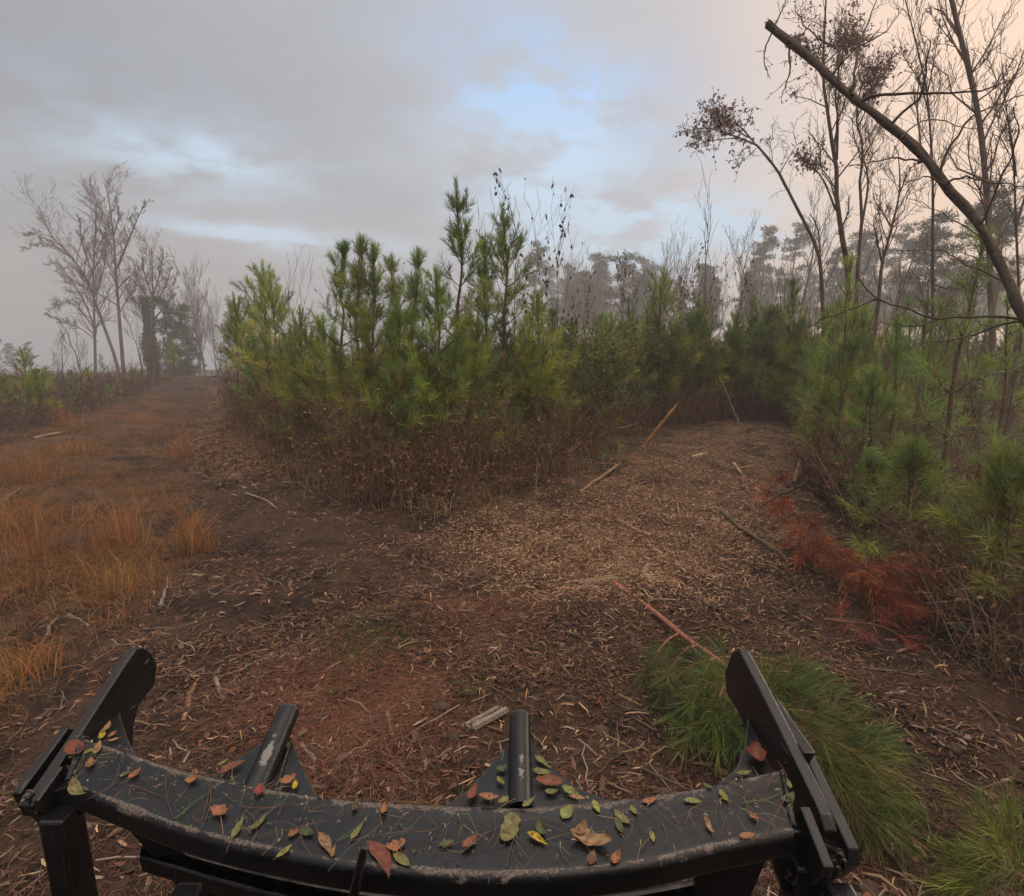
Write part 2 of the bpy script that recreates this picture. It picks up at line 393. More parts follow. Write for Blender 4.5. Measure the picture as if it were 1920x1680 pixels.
Pt = onground(jitter(rng, scatter(rng, 6500, P_TRAIL, 8, 42, R(50), 1.7), .3)); mbt = MB()
Pb = onground(np.concatenate([jitter(rng, scatter(rng, 52000, P_CLEAR, 2, 20, R(45)), .28), scatter(rng, 4500, None, 2.0, 14)]))
Pb = Pb[~inpoly(Pb, P_GRASS)]
tag(chips(rng, Pb, (.02, .09), (.0018, .0055), TAN, .3).build('wood_chips', M_LITTER), 'pale shredded wood chips strewn over the clearing', 'wood chips', None, 'stuff')
Pb2 = scatter(rng, 800, None, 1.2, 16); Pb2 = Pb2[~inpoly(Pb2, P_GRASS)]
Pb3 = onground(jitter(rng, scatter(rng, 900, P_CLEAR, 2, 20, R(45)), .4))
tag(chips(rng, np.concatenate([Pb2, Pb3]), (.04, .16), (.003, .010), [(.30, .20, .12), (.25, .155, .09), (.22, .15, .10), (.26, .2, .15)], .3).build('wood_splinters', M_LITTER), 'bright freshly split wood splinters among the mulch', 'splinters', None, 'stuff')
Ps = scatter(rng, 1500, None, 1.3, 14); Ps = Ps[~inpoly(Ps, P_GRASS) | (rng.rand(len(Ps)) < .2)]; n = len(Ps)
aa = rng.uniform(0, 6.28, n); D = unit(np.stack([np.cos(aa), np.sin(aa), rng.normal(0, .12, n)], -1)); LL = rng.uniform(.08, .42, n) * rng.uniform(.5, 1.2, n); tt = np.linspace(-.5, .5, 5)
sl = MB(); sl.tubes(Ps[:, None] + [0, 0, .015] + D[:, None] * (LL[:, None] * tt)[:, :, None] + rng.normal(0, .035, (n, 5, 3)) * LL[:, None, None] * [1, 1, .4], rng.uniform(.0022, .0075, (n, 1)) * np.linspace(1, .6, 5), 5, pal(rng, n, [(.10, .065, .045), (.16, .10, .065), (.07, .05, .04), (.22, .15, .095), (.20, .17, .14)]))
tag(sl.build('broken_twigs', M_TWIG), 'broken twigs and bark slivers mixed through the mulch', 'twigs', None, 'stuff')
Pk = scatter(rng, 900, None, 1.3, 12); Pk = Pk[~inpoly(Pk, P_GRASS)]
tag(chips(rng, Pk, (.03, .13), (.008, .024), [(.075, .045, .032), (.11, .07, .048), (.05, .034, .026), (.17, .11, .07)], .35).build('bark_scraps', M_LITTER), 'dark flat bark scraps on the soil', 'bark', None, 'stuff')
import bmesh
_b = bmesh.new(); bmesh.ops.create_icosphere(_b, subdivisions=2, radius=1.0); _iv = np.array([v.co[:] for v in _b.verts]); _if = np.array([[v.index for v in f.verts] for f in _b.faces]); _b.free()
Pq = scatter(rng, 520, None, 1.4, 10); Pq = Pq[~inpoly(Pq, P_CLEAR)]; cm = MB()
for q in Pq:
    rr_ = rng.uniform(.008, .035) * rng.choice([1, 1, 1.6]); dd_ = 1 + .35 * np.sin(_iv @ rng.normal(0, 2.2, 3) + rng.rand() * 6) + rng.normal(0, .12, len(_iv))
    cm.add(q + _iv * dd_[:, None] * rr_ * [1, 1, .7], _if, None, np.array([.04, .025, .018]) * rng.uniform(.6, 1.7))
tag(cm.build('soil_clods', M_LITTER), 'small dark clods of churned soil', 'soil clods', None, 'stuff')
Pc = onground(np.concatenate([jitter(rng, scatter(rng, 7500, P_NEEDLE, 1, 6, R(40)), .42), jitter(rng, scatter(rng, 2200, P_NEEDLE2, 1, 8, R(40)), .25), scatter(rng, 7000, None, 1.2, 9)]))
Pc = Pc[~inpoly(Pc, P_GRASS)]
tag(chips(rng, Pc, (.08, .17), (.0008, .0015), [(.17, .068, .04), (.12, .048, .03), (.20, .095, .055)], .12).build('pine_straw', M_LITTER), 'rusty fallen pine needles on the soil', 'pine straw', None, 'stuff')
Pd = scatter(rng, 2600, None, 1.2, 14)
dl = MB(); n = len(Pd); aa = rng.uniform(0, 6.28, n); D = unit(np.stack([np.cos(aa), np.sin(aa), rng.normal(0, .2, n)], -1)); sdv = unit(np.cross(D, np.stack([rng.normal(0, .4, n), rng.normal(0, .4, n), np.ones(n)], -1)))
dl.leaves(Pd + [0, 0, .012], D, sdv, rng.uniform(.03, .075, n), rng.uniform(.008, .017, n), pal(rng, n, [(.17, .08, .045), (.11, .055, .035), (.22, .13, .08), (.09, .05, .04)]))
tag(dl.build('leaf_litter', M_DEADLEAF), 'curled brown leaves scattered over the soil', 'leaf litter', None, 'stuff')

def grass_blades(mb, rng, P, h, w, cols, lean=.5, droop=.35, bias=(0, 0)):
    N = len(P); H = rng.uniform(h[0], h[1], N); a = rng.uniform(0, 6.283, N); l = np.abs(rng.normal(0, lean, N))
    d = np.stack([np.cos(a) * l + bias[0], np.sin(a) * l + bias[1], np.ones(N)], -1); d = unit(d)
    hor = np.stack([np.cos(a), np.sin(a), 0 * a], -1)
    p0 = P; p1 = P + d * (H * .55)[:, None]; p2 = P + d * H[:, None] + hor * (H * droop)[:, None] - np.stack([0 * H, 0 * H, H * droop * .45], -1)
    K = np.stack([p0, p1, p2], 1)
    mb.strips(K, rng.uniform(w[0], w[1], N), perp(d, rng), pal(rng, N, cols, .3), (1, .8, .2))
ORG = [(.32, .145, .05), (.26, .125, .05), (.36, .185, .08), (.19, .105, .05), (.28, .185, .09), (.21, .145, .06), (.16, .09, .05)]
grass_blades(mbt, rng, Pt, (.04, .16), (.003, .006), ORG, 1.0, .5); tag(mbt.build('trail_grass', M_GRASS), 'thin straw grass flecking the trail', 'dry grass', None, 'stuff')
Cg = scatter(rng, 1500, P_GRASS, 2.2, 42, R(60), 1.75); Cg = Cg[patch(Cg * .8) > -.12]; ci = rng.randint(0, len(Cg), 34000); cs = rng.uniform(.06, .30, len(Cg))[ci] * (1 + np.hypot(Cg[ci, 0], Cg[ci, 1]) * .04)
Pg = Cg[ci].copy(); Pg[:, :2] += rng.normal(0, 1, (len(ci), 2)) * cs[:, None]; Pg = onground(Pg)
mb = MB(); grass_blades(mb, rng, Pg, (.04, .22), (.0014, .0036), ORG, .8, .5)
tag(mb.build('dry_grass', M_GRASS), 'short dry orange grass beside the trail', 'dry grass', None, 'stuff')
mb = MB()
for (px, py, n, s) in ((690, 1195, 700, .22), (720, 1215, 300, .2), (655, 1170, 200, .25), (890, 1205, 120, .3)):
    c = G(px, py); q = rng.normal(0, s, (n, 2)) * [1, .7] + c[:2]
    grass_blades(mb, rng, np.concatenate([q, ghf(q[:, 0], q[:, 1])[:, None]], 1), (.03, .09), (.001, .002), [(.07, .11, .03), (.10, .12, .04), (.05, .08, .025)], 1.0, .4)
for (px, py, n, s) in ((1000, 940, 300, .5), (880, 965, 260, .4), (1100, 880, 400, .4), (1200, 850, 500, .5), (1330, 840, 300, .5), (1690, 1010, 300, .4), (1640, 1120, 300, .4), (600, 800, 200, .4)):
    c = G(px, py); q = rng.normal(0, s, (n, 2)) + c[:2]
    grass_blades(mb, rng, np.concatenate([q, ghf(q[:, 0], q[:, 1])[:, None]], 1), (.03, .12), (.002, .004), [(.08, .12, .035), (.10, .12, .05)], 1.1, .4)
tag(mb.build('green_grass', M_GRASS), 'sparse new green grass sprouting through the mulch', 'grass', None, 'stuff')

# ------------------------------------------------------------------ undergrowth
def brush(rng, P, h, w, cols, leafn, lcols, name, label, lean=.35, lw=.012):
    mb = MB(); N = len(P); H = rng.uniform(h[0], h[1], N) * (.82 + .38 * np.sin(P[:, 0] * 2.3 + 1.4 * np.sin(P[:, 1] * 1.7)) * np.sin(P[:, 1] * 1.9 + P[:, 0] * .8)); K = 5; t = np.linspace(0, 1, K)
    d = rng.normal(0, lean, (N, 2)); e = rng.normal(0, lean * .8, (N, 2))
    X = P[:, None, :2] + (d[:, None] * t[None, :, None] + e[:, None] * (t ** 2.2)[None, :, None]) * H[:, None, None] + rng.normal(0, .03, (N, K, 2)) * H[:, None, None] * t[None, :, None]
    Z = P[:, None, 2:] + (H[:, None] * (t[None] - .25 * np.abs(e).sum(1)[:, None] * t[None] ** 3))[:, :, None] - .02
    T = np.concatenate([X, Z], 2)
    ww = rng.uniform(w[0], w[1], N)
    mb.tubes(T, ww[:, None] * np.linspace(1, .3, K)[None], 3, pal(rng, N, cols))
    # side twigs
    M = N * 2; idx = rng.randint(0, N, M); k = rng.randint(1, K - 1, M); b = T[idx, k]; dd = unit(rdir(rng, M) * [1, 1, .5] + [0, 0, .45]); L = H[idx] * rng.uniform(.15, .5, M)
    tt = np.linspace(0, 1, 4); Q = b[:, None] + dd[:, None] * (L[:, None] * tt[None])[:, :, None] + rng.normal(0, .05, (M, 4, 3)) * L[:, None, None] * tt[None, :, None]
    mb.tubes(Q, (ww[idx] * .55)[:, None] * np.linspace(1, .4, 4)[None], 3, pal(rng, M, cols))
    if leafn:
        id2 = rng.randint(0, M, leafn); b = Q[id2, rng.randint(1, 4, leafn)]; D = unit(rdir(rng, leafn) + [0, 0, -.3])
        mb.leaves(b, D, perp(D, rng), rng.uniform(2.5, 6, leafn) * lw, rng.uniform(.6, 1.2, leafn) * lw, pal(rng, leafn, lcols, .35))
    return tag(mb.build(name, M_TWIG), label, 'brush', None, 'stuff')
BRN = [(.13, .065, .046), (.10, .052, .038), (.17, .095, .07), (.21, .15, .12), (.07, .04, .03)]
BLV = [(.19, .08, .048), (.15, .065, .042), (.24, .13, .07), (.13, .08, .045)]
rng = rs(21)
P_ISLE = GP([(412, 716), (432, 795), (560, 878), (655, 928), (770, 955), (900, 925), (1030, 888), (1115, 850), (1190, 800), (1290, 782)]) + [(8, 22), (-8, 28)]
Pi = scatter(rng, 9000, P_ISLE, 5, 30, R(45), 3.0)
brush(rng, Pi, (.5, 1.9), (.004, .009), BRN, 34000, BLV, 'undergrowth', 'brown tangle of dead stems below the young pines of the island', .17)
P_RIM = GP([(425, 795), (560, 882), (655, 932), (770, 960), (900, 930), (1030, 893), (1115, 855), (1190, 803), (1190, 780), (1115, 812), (1030, 842), (900, 868), (770, 885), (655, 868), (560, 830), (432, 768)])
Pi = onground(jitter(rng, scatter(rng, 3200, P_RIM, 5, 20, R(40), 2.0), .16))
brush(rng, Pi, (.3, 1.8), (.0035, .0075), [(.16, .08, .058), (.12, .06, .045), (.20, .115, .085), (.25, .175, .14), (.09, .048, .036)], 20000, BLV + [(.10, .11, .03), (.16, .15, .04)], 'undergrowth', 'reddish brown dead brush rimming the front of the pine thicket', .20)
P_RIM2 = GP([(1190, 806), (1290, 792), (1400, 786), (1495, 798), (1530, 852), (1500, 905), (1580, 985), (1680, 985), (1640, 900), (1600, 820), (1500, 765), (1400, 755), (1290, 762), (1190, 778)])
Pi = scatter(rng, 3400, P_RIM2, 5, 28, R(45), 1.6)
brush(rng, Pi, (.4, 1.5), (.005, .010), [(.15, .08, .06), (.11, .06, .045), (.20, .125, .09), (.08, .045, .035)], 14000, BLV + [(.10, .11, .03)], 'undergrowth', 'reddish brown dead brush rimming the far side of the clearing', .22)
P_EAST = GP([(1290, 775), (1400, 770)] + E_RIGHT) + [(14, 5), (24, 16), (20, 32), (8, 30)]
Pi = scatter(rng, 3800, P_EAST, 2.6, 30, R(52), 2.2)
brush(rng, Pi, (.3, 1.25), (.003, .007), BRN, 9000, BLV + [(.07, .09, .03)], 'undergrowth', 'dark brown brush around the clearing edge below the leaning trunk')
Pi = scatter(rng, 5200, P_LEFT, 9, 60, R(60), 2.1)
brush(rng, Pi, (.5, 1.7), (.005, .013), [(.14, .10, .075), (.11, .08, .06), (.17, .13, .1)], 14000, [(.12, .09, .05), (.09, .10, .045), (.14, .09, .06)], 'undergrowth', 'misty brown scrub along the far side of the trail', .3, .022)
Pi = scatter(rng, 3600, P_THICK, 16, 55, R(50), 1.2)
brush(rng, Pi, (.8, 2.8), (.007, .018), [(.12, .08, .06), (.10, .07, .055), (.15, .11, .09)], 22000, [(.11, .075, .04), (.09, .09, .04), (.13, .08, .05)], 'undergrowth', 'hazy brown scrub below the distant treeline', .3, .03)
P_FAR = [(-9, 40), (0, 32), (16, 26), (26, 20), (60, 30), (75, 60), (40, 95), (0, 95)]
Pi = scatter(rng, 5200, P_FAR, 22, 95, R(50), 1.5)
brush(rng, Pi, (1.5, 3.5), (.014, .035), [(.10, .075, .06), (.08, .06, .05), (.13, .10, .085)], 30000, [(.09, .08, .045), (.07, .085, .04), (.11, .08, .05)], 'distant_scrub', 'tall hazy scrub closing the view below the far pines', .18, .06)
# wispy pale grass at the foot of the thicket
mb = MB()
for (px, py, n, s, h) in ((940, 905, 260, .22, .55), (985, 880, 180, .2, .5), (1060, 880, 220, .3, .45), (1100, 850, 160, .3, .4), (800, 955, 130, .25, .35), (700, 930, 260, .4, .5), (640, 905, 260, .4, .5), (590, 875, 200, .4, .45), (860, 930, 200, .35, .5)):
    c = G(px, py); q = rng.normal(0, s, (n, 2)) * [1, .6] + c[:2]
    grass_blades(mb, rng, np.concatenate([q, ghf(q[:, 0], q[:, 1])[:, None]], 1), (h * .5, h * 1.2), (.0015, .0035), [(.36, .24, .16), (.28, .17, .12), (.44, .31, .22)], .6, .55)
tag(mb.build('withered_grass', M_GRASS), 'pale withered grass at the foot of the thicket', 'dry grass', None, 'stuff')

# ------------------------------------------------------------------ branching wood
class Acc:
    def __init__(self): self.d = {}; self.tips = []
    def add(self, P, r0, r1, c):
        self.d.setdefault(len(P), []).append((P, np.linspace(r0, r1, len(P)), c))
    def flush(self, mb, sides=4):
        for k, L in self.d.items():
            mb.tubes(np.stack([l[0] for l in L]), np.stack([l[1] for l in L]), sides, np.stack([np.asarray(l[2], float) for l in L]))
def at(P, t):
    x = t * (len(P) - 1); i = min(int(x), len(P) - 2); f = x - i
    return P[i] * (1 - f) + P[i + 1] * f, unit(P[i + 1] - P[i])
def grow(acc, rng, P, r0, r1, depth, n, ratio, col, tmin=.3, up=.25, ang=(.5, 1.0), wig=.10, rmin=.004, decay=.6):
    L = np.linalg.norm(np.diff(P, axis=0), axis=1).sum()
    if depth == 0: acc.tips.append(P); return
    for i in range(n[0]):
        t = tmin + (1 - tmin) * (i + rng.rand()) / n[0]
        p, d = at(P, min(t, .995)); a = rng.uniform(*ang); q = unit(np.cross(d, rng.normal(size=3)))
        dd = unit(d * math.cos(a) + q * math.sin(a) + np.array([0, 0, up]))
        l = L * ratio * (1.15 - .6 * t) * rng.uniform(.6, 1.25)
        K = 5; s = np.linspace(0, 1, K)
        cv = rng.normal(0, wig, (K, 3)).cumsum(0) * s[:, None]; cv[0] = 0
        Q = p + (dd[None] * s[:, None] + cv * .5 + np.array([0, 0, up * .5]) * (s ** 2)[:, None]) * l
        rr = max(rmin, (r0 * (1 - t) + r1 * t) * decay)
        acc.add(Q, rr, max(rmin * .7, rr * .35), np.asarray(col) * rng.uniform(.8, 1.2))
        grow(acc, rng, Q, rr, rr * .35, depth - 1, n[1:] or n, max(ratio, .40), col, .2, up, ang, wig, rmin, decay)
def smooth_line(P, K):
    P = np.asarray(P, float); t = np.concatenate([[0], np.cumsum(np.linalg.norm(np.diff(P, axis=0), axis=1))]); t /= t[-1]
    if len(P) > 2:                                  # Catmull-Rom through the points
        e = np.concatenate([[2 * P[0] - P[1]], P, [2 * P[-1] - P[-2]]]); u = np.linspace(0, len(P) - 1 - 1e-6, max(K * 3, 12)); i = u.astype(int); f = (u - i)[:, None]
        a, b, c, d = e[i], e[i + 1], e[i + 2], e[i + 3]
        P = .5 * (2 * b + (c - a) * f + (2 * a - 5 * b + 4 * c - d) * f ** 2 + (3 * b - a - 3 * c + d) * f ** 3)
        t = np.concatenate([[0], np.cumsum(np.linalg.norm(np.diff(P, axis=0), axis=1))]); t /= t[-1]
    s = np.linspace(0, 1, K)
    return np.stack([np.interp(s, t, P[:, k]) for k in range(3)], -1)
def limb(px, Y0, Y1=None, K=9):
    Y1 = Y0 if Y1 is None else Y1
    return smooth_line([AY(p[0], p[1], Y0 + (Y1 - Y0) * i / max(1, len(px) - 1)) for i, p in enumerate(px)], K)

# ------------------------------------------------------------------ young pine
def needles(mb, rng, S0, S1, dens, L, w, cols, curl=.12, spread=(.35, 1.05), droop=.12, t0=0.0, jit=.25):
    """needle tufts along shoots S0->S1 (N,3)."""
    ln = np.linalg.norm(S1 - S0, axis=1); cnt = np.maximum(4, (ln * dens).astype(int)); idx = np.repeat(np.arange(len(S0)), cnt); n = len(idx)
    t = t0 + (1 - t0) * rng.rand(n); d = unit(S1 - S0)[idx]; q = perp(d, rng)
    b = S0[idx] + (S1 - S0)[idx] * t[:, None] + np.stack([0 * t, 0 * t, curl * ln[idx] * t ** 2], -1)
    th = rng.uniform(spread[0], spread[1], n) * (1.15 - .5 * t)
    D = unit(d * np.cos(th)[:, None] + q * np.sin(th)[:, None])
    LL = rng.uniform(L[0], L[1], n)
    cc = pal(rng, len(S0), cols, jit)[idx] * rng.uniform(.75, 1.25, (n, 1))
    mb.leaves(b, D, perp(D, rng), LL, rng.uniform(w[0], w[1], n), cc, droop)
YEL = [(.33, .36, .05), (.26, .32, .055), (.40, .40, .06), (.21, .29, .06)]
GRN = [(.22, .31, .075), (.18, .27, .09), (.27, .35, .075), (.18, .25, .095)]
def young_pine(name, label, seed, h, wid=.30, cols=(YEL, GRN), dens=130, nl=(.15, .24), nw=(.0024, .0040), clear=.28, lead=.9, gapw=(.32, .5)):
    rng = rs(seed); root = thing(name, label, 'pine tree')
    wood = Acc(); K = 12; s = np.linspace(0, 1, K)
    T = np.stack([np.cumsum(rng.normal(0, .012 * h, K)) * s, np.cumsum(rng.normal(0, .012 * h, K)) * s, s * h], -1)
    r0 = .011 * h + .006
    tb = MB(); tb.tubes(T[None], np.linspace(r0, .006, K)[None], 6, np.array([[.13, .085, .06]]), True)
    S0, S1, upf = [], [], []
    z = clear * h + rng.uniform(0, .3)
    bc = np.array([.11, .075, .05])
    while z < h * .97:
        f = z / h; nb = rng.randint(3, 6); a0 = rng.uniform(0, 6.28)
        prof = (1 - f) ** .9 * min(1.0, .5 + f * 1.6) * rng.uniform(.75, 1.2)
        for k in range(nb):
            a = a0 + k * 6.283 / nb + rng.normal(0, .3); L = h * wid * prof * rng.uniform(.6, 1.2) + .09
            e = R(-4) + f * R(60) + rng.normal(0, .14)
            p, _ = at(T, f); d = np.array([math.cos(a) * math.cos(e), math.sin(a) * math.cos(e), math.sin(e)])
            ss = np.linspace(0, 1, 5); Q = p + d * (ss * L)[:, None] + np.array([0, 0, .28 * L]) * (ss ** 2.2)[:, None] - np.array([0, 0, .10 * L]) * np.sin(ss * 3.14)[:, None] * (1 - f)
            wood.add(Q, .004 + .012 * L / 1.2, .003, bc)
            m = max(2, int(L / .13)); dd = unit(Q[-1] - Q[-2])
            S0.append(Q[-2]); S1.append(Q[-1] + dd * .10); upf.append(f)
            if rng.rand() < .8: S0.append(Q[-3]); S1.append(Q[-2]); upf.append(f)
            for j in range(m):
                t = .32 + .62 * (j + rng.rand()) / m; b, bd = at(Q, t); q = unit(np.cross(bd, rng.normal(size=3))); dj = unit(bd * .75 + q * .7 + np.array([0, 0, .35])); l = rng.uniform(.12, .34) * (.6 + .5 * L)
                S0.append(b); S1.append(b + dj * l); upf.append(f)
                wood.add(np.linspace(b, b + dj * l, 4), .0035, .002, bc)
        z += rng.uniform(*gapw) * (1.15 - .45 * f) * (h / 4.2) ** .5
    top = T[-1]; S0.append(at(T, 1 - lead / h)[0]); S1.append(top + [0, 0, .02]); upf.append(1.0)
    S0.append(at(T, 1 - lead / h)[0]); S1.append(top + [0, 0, .02]); upf.append(1.0)
    for k in range(rng.randint(3, 6)):             # upright candles round the leader
        a = rng.uniform(0, 6.28); b, _ = at(T, 1 - lead * rng.uniform(.6, 1.3) / h); l = rng.uniform(.22, .42)
        S0.append(b); S1.append(b + np.array([math.cos(a) * .32, math.sin(a) * .32, 1]) * l); upf.append(1.0); wood.add(np.linspace(S0[-1], S1[-1], 4), .006, .003, bc)
    S0, S1, upf = np.array(S0), np.array(S1), np.array(upf)
    wood.flush(tb, 4); tb.build('trunk', M_BARK, root)
    nb = MB(); lo = upf + rng.normal(0, .12, len(upf)) < .62
    if lo.any(): needles(nb, rng, S0[lo], S1[lo], dens, nl, nw, list(cols[0]) * 3 + [(.22, .13, .05)], spread=(.4, 1.25))
    hi = ~lo
    needles(nb, rng, S0[hi], S1[hi], dens * 1.5, (nl[0] * .62, nl[1] * .68), nw, cols[1], spread=(.35, .85), droop=.02)
    nb.build('foliage', M_NEEDLE, root)
    root['h'] = h
    return root

# ------------------------------------------------------------------ bare sapling
def sapling(name, label, seed, h, dead=0, cat='sapling', col=(.15, .10, .08), r0=.014, n=(11, 4), up=.55):
    rng = rs(seed); root = thing(name, label, cat)
    K = 9; s = np.linspace(0, 1, K); T = np.stack([np.cumsum(rng.normal(0, .02 * h, K)) * s, np.cumsum(rng.normal(0, .02 * h, K)) * s, s * h], -1)
    tb = MB(); tb.tubes(T[None], np.linspace(r0, .003, K)[None], 5, np.array([col]), True); tb.build('stem', M_TWIG, root)
    acc = Acc(); grow(acc, rng, T, r0, .003, 2, list(n), .28, col, .22, up, (.5, .95), .10, .0028, .55)
    cb = MB(); acc.flush(cb, 3)
    cb.build('branches', M_TWIG, root)
    if dead:
        tips = np.concatenate(acc.tips); b = tips[rng.randint(0, len(tips), dead)]; D = unit(rdir(rng, dead) * .6 + [0, 0, -1.0])
        lb = MB(); lb.leaves(b, D, perp(D, rng), rng.uniform(.04, .10, dead), rng.uniform(.010, .022, dead), pal(rng, dead, [(.05, .03, .025), (.08, .04, .03), (.035, .028, .03)]))
        lb.build('dead_leaves', M_DEADLEAF, root)
    root['h'] = h
    return root

# ------------------------------------------------------------------ broadleaf shrub
def leafy_shrub(name, label, seed, h, cols, nst=12, nleaf=9000, lw=(.009, .016), ll=(.035, .065)):
    rng = rs(seed); root = thing(name, label, 'shrub'); acc = Acc(); tb = MB()
    for k in range(nst):
        a = rng.uniform(0, 6.28); l = rng.uniform(.10, .55); s = np.linspace(0, 1, 7)[:, None]; hh = h * rng.uniform(.6, 1.0)
        T = np.array([math.cos(a) * l * hh, math.sin(a) * l * hh, 0]) * s ** 1.4 + np.array([0, 0, hh]) * s + rng.normal(0, .02, (7, 3)) * s * hh + np.array([math.cos(a), math.sin(a), 0]) * .05
        acc.add(T, .010, .003, (.10, .075, .055)); grow(acc, rng, T, .010, .003, 2, [12, 4], .26, (.10, .075, .055), .15, .3, (.5, 1.0), .1, .003)
    acc.flush(tb, 3); tb.build('stems', M_TWIG, root)
    tips = np.concatenate(acc.tips); b = tips[rng.randint(0, len(tips), nleaf)]; D = unit(rdir(rng, nleaf) + [0, 0, .25])
    lb = MB(); lb.leaves(b, D, perp(D, rng), rng.uniform(*ll, nleaf), rng.uniform(*lw, nleaf), pal(rng, nleaf, cols, .35)); lb.build('foliage', M_LEAF, root)
    root['h'] = h; return root

# ------------------------------------------------------------------ tall distant pine and bare tree
def tall_pine(name, label, seed, h, spread=2.0, first=.45, tuft=.30, cols=((.06, .075, .035), (.05, .065, .035), (.075, .085, .035)), nper=75):
    rng = rs(seed); root = thing(name, label, 'pine tree'); K = 10; s = np.linspace(0, 1, K)
    T = np.stack([np.cumsum(rng.normal(0, .012 * h, K)) * s, np.cumsum(rng.normal(0, .012 * h, K)) * s, s * h], -1)
    tb = MB(); tb.tubes(T[None], np.linspace(.014 * h, .03, K)[None], 6, np.array([[.11, .08, .065]])); acc = Acc(); cl = []
    z = first
    while z < 1.0:
        p, _ = at(T, min(z, .999))
        for k in range(rng.randint(1, 4)):
            a = rng.uniform(0, 6.28); L = spread * rng.uniform(.45, 1.1) * (1.05 - .7 * max(0, (z - first) / (1 - first)) ** 1.5); e = rng.uniform(-.05, .6)
            Q = p + np.array([math.cos(a) * math.cos(e), math.sin(a) * math.cos(e), math.sin(e)]) * (np.linspace(0, 1, 5) * L)[:, None] + rng.normal(0, .05, (5, 3)) * L * np.linspace(0, 1, 5)[:, None]
            acc.add(Q, .05, .015, (.10, .075, .06))
            for j in range(rng.randint(2, 5)):
                cl.append((at(Q, rng.uniform(.55, 1.0))[0] + rng.normal(0, .25, 3) * [1, 1, .6], rng.uniform(.28, .62)))
        z += rng.uniform(.025, .06)
    cl.append((T[-1], .4)); acc.flush(tb, 4); tb.build('trunk', M_BARK, root)
    nb = MB(); C = np.array([c[0] for c in cl]); rad = np.array([c[1] for c in cl]); idx = np.repeat(np.arange(len(C)), nper); n = len(idx)
    d = rdir(rng, n) * [1, 1, .65]; b = C[idx] + d * (rad[idx] * rng.uniform(.2, .8, n))[:, None]; D = unit(d + [0, 0, .35])
    nb.leaves(b, D, perp(D, rng), rng.uniform(.6, 1.2, n) * tuft, rng.uniform(.014, .03, n), pal(rng, len(C), cols, .25)[idx] * rng.uniform(.75, 1.25, (n, 1))); nb.build('crown', M_NEEDLE, root)
    root['h'] = h; return root
def bare_tree(name, label, seed, h, col=(.13, .095, .08), n=(13, 6, 5), r0=.012, tmin=.3, up=.5, ratio=.34, rmin=.008):
    rng = rs(seed); root = thing(name, label, 'bare tree'); K = 9; s = np.linspace(0, 1, K)
    T = np.stack([np.cumsum(rng.normal(0, .02 * h, K)) * s, np.cumsum(rng.normal(0, .02 * h, K)) * s, s * h], -1)
    tb = MB(); tb.tubes(T[None], np.linspace(r0 * h, .015, K)[None], 6, np.array([col])); tb.build('trunk', M_BARK, root)
    acc = Acc(); grow(acc, rng, T, r0 * h, .015, 3, list(n), ratio, col, tmin, up, (.45, .95), .1, rmin, .6); cb = MB(); acc.flush(cb, 3); cb.build('crown', M_TWIG, root)
    root['h'] = h; return root
def stand(root, px, pt, Y, label, group=None, first=False, rz=None, rng=random.Random(5), tilt=0.0):
    """stand a thing at forward distance Y so that its top reaches pixel (px, pt); scale follows."""
    t = AY(px, pt, Y); g = float(ghf(t[0], t[1])); sc = (t[2] - g) / root['h']
    rz = rng.uniform(0, 6.28) if rz is None else rz
    if first:
        root.location = (float(t[0]), float(t[1]), g); root.rotation_euler = (0, 0, rz); root.scale = (sc,) * 3; root['label'] = label
        if group: root['group'] = group
        return root
    return dup(root, (t[0], t[1], g), rz, sc, label, group, (rng.gauss(0, .03) + tilt, rng.gauss(0, .03)))

# ------------------------------------------------------------------ push bar of the machine
ZB = 1.30
def prism(name, pts, ext, parent, mat=None, bevel=.004, col=(0, 0, 0)):
    pts = [np.asarray(p, float) for p in pts]; n = len(pts); e = np.asarray(ext, float)
    V = pts + [p + e for p in pts]
    F = [list(range(n))[::-1], list(range(n, 2 * n))] + [[i, (i + 1) % n, n + (i + 1) % n, n + i] for i in range(n)]
    nrm = sum((np.cross(pts[i] - pts[0], pts[(i + 1) % n] - pts[0]) for i in range(n)), np.zeros(3))
    if nrm @ e < 0: F = [f[::-1] for f in F]
    me = bpy.data.meshes.new(name); me.from_pydata([tuple(v) for v in V], [], F); me.update()
    at_ = me.color_attributes.new('Col', 'FLOAT_COLOR', 'POINT')
    for d in at_.data: d.color = (*col, 1)
    me.materials.append(mat or M_STEEL); o = link(name, me, parent)
    if bevel:
        b = o.modifiers.new('bevel', 'BEVEL'); b.width = bevel; b.segments = 2; b.limit_method = 'ANGLE'
    return o
BAR = thing('push_bar', 'black steel push bar with tusk plates and two pipe stubs on the machine front', 'push bar')
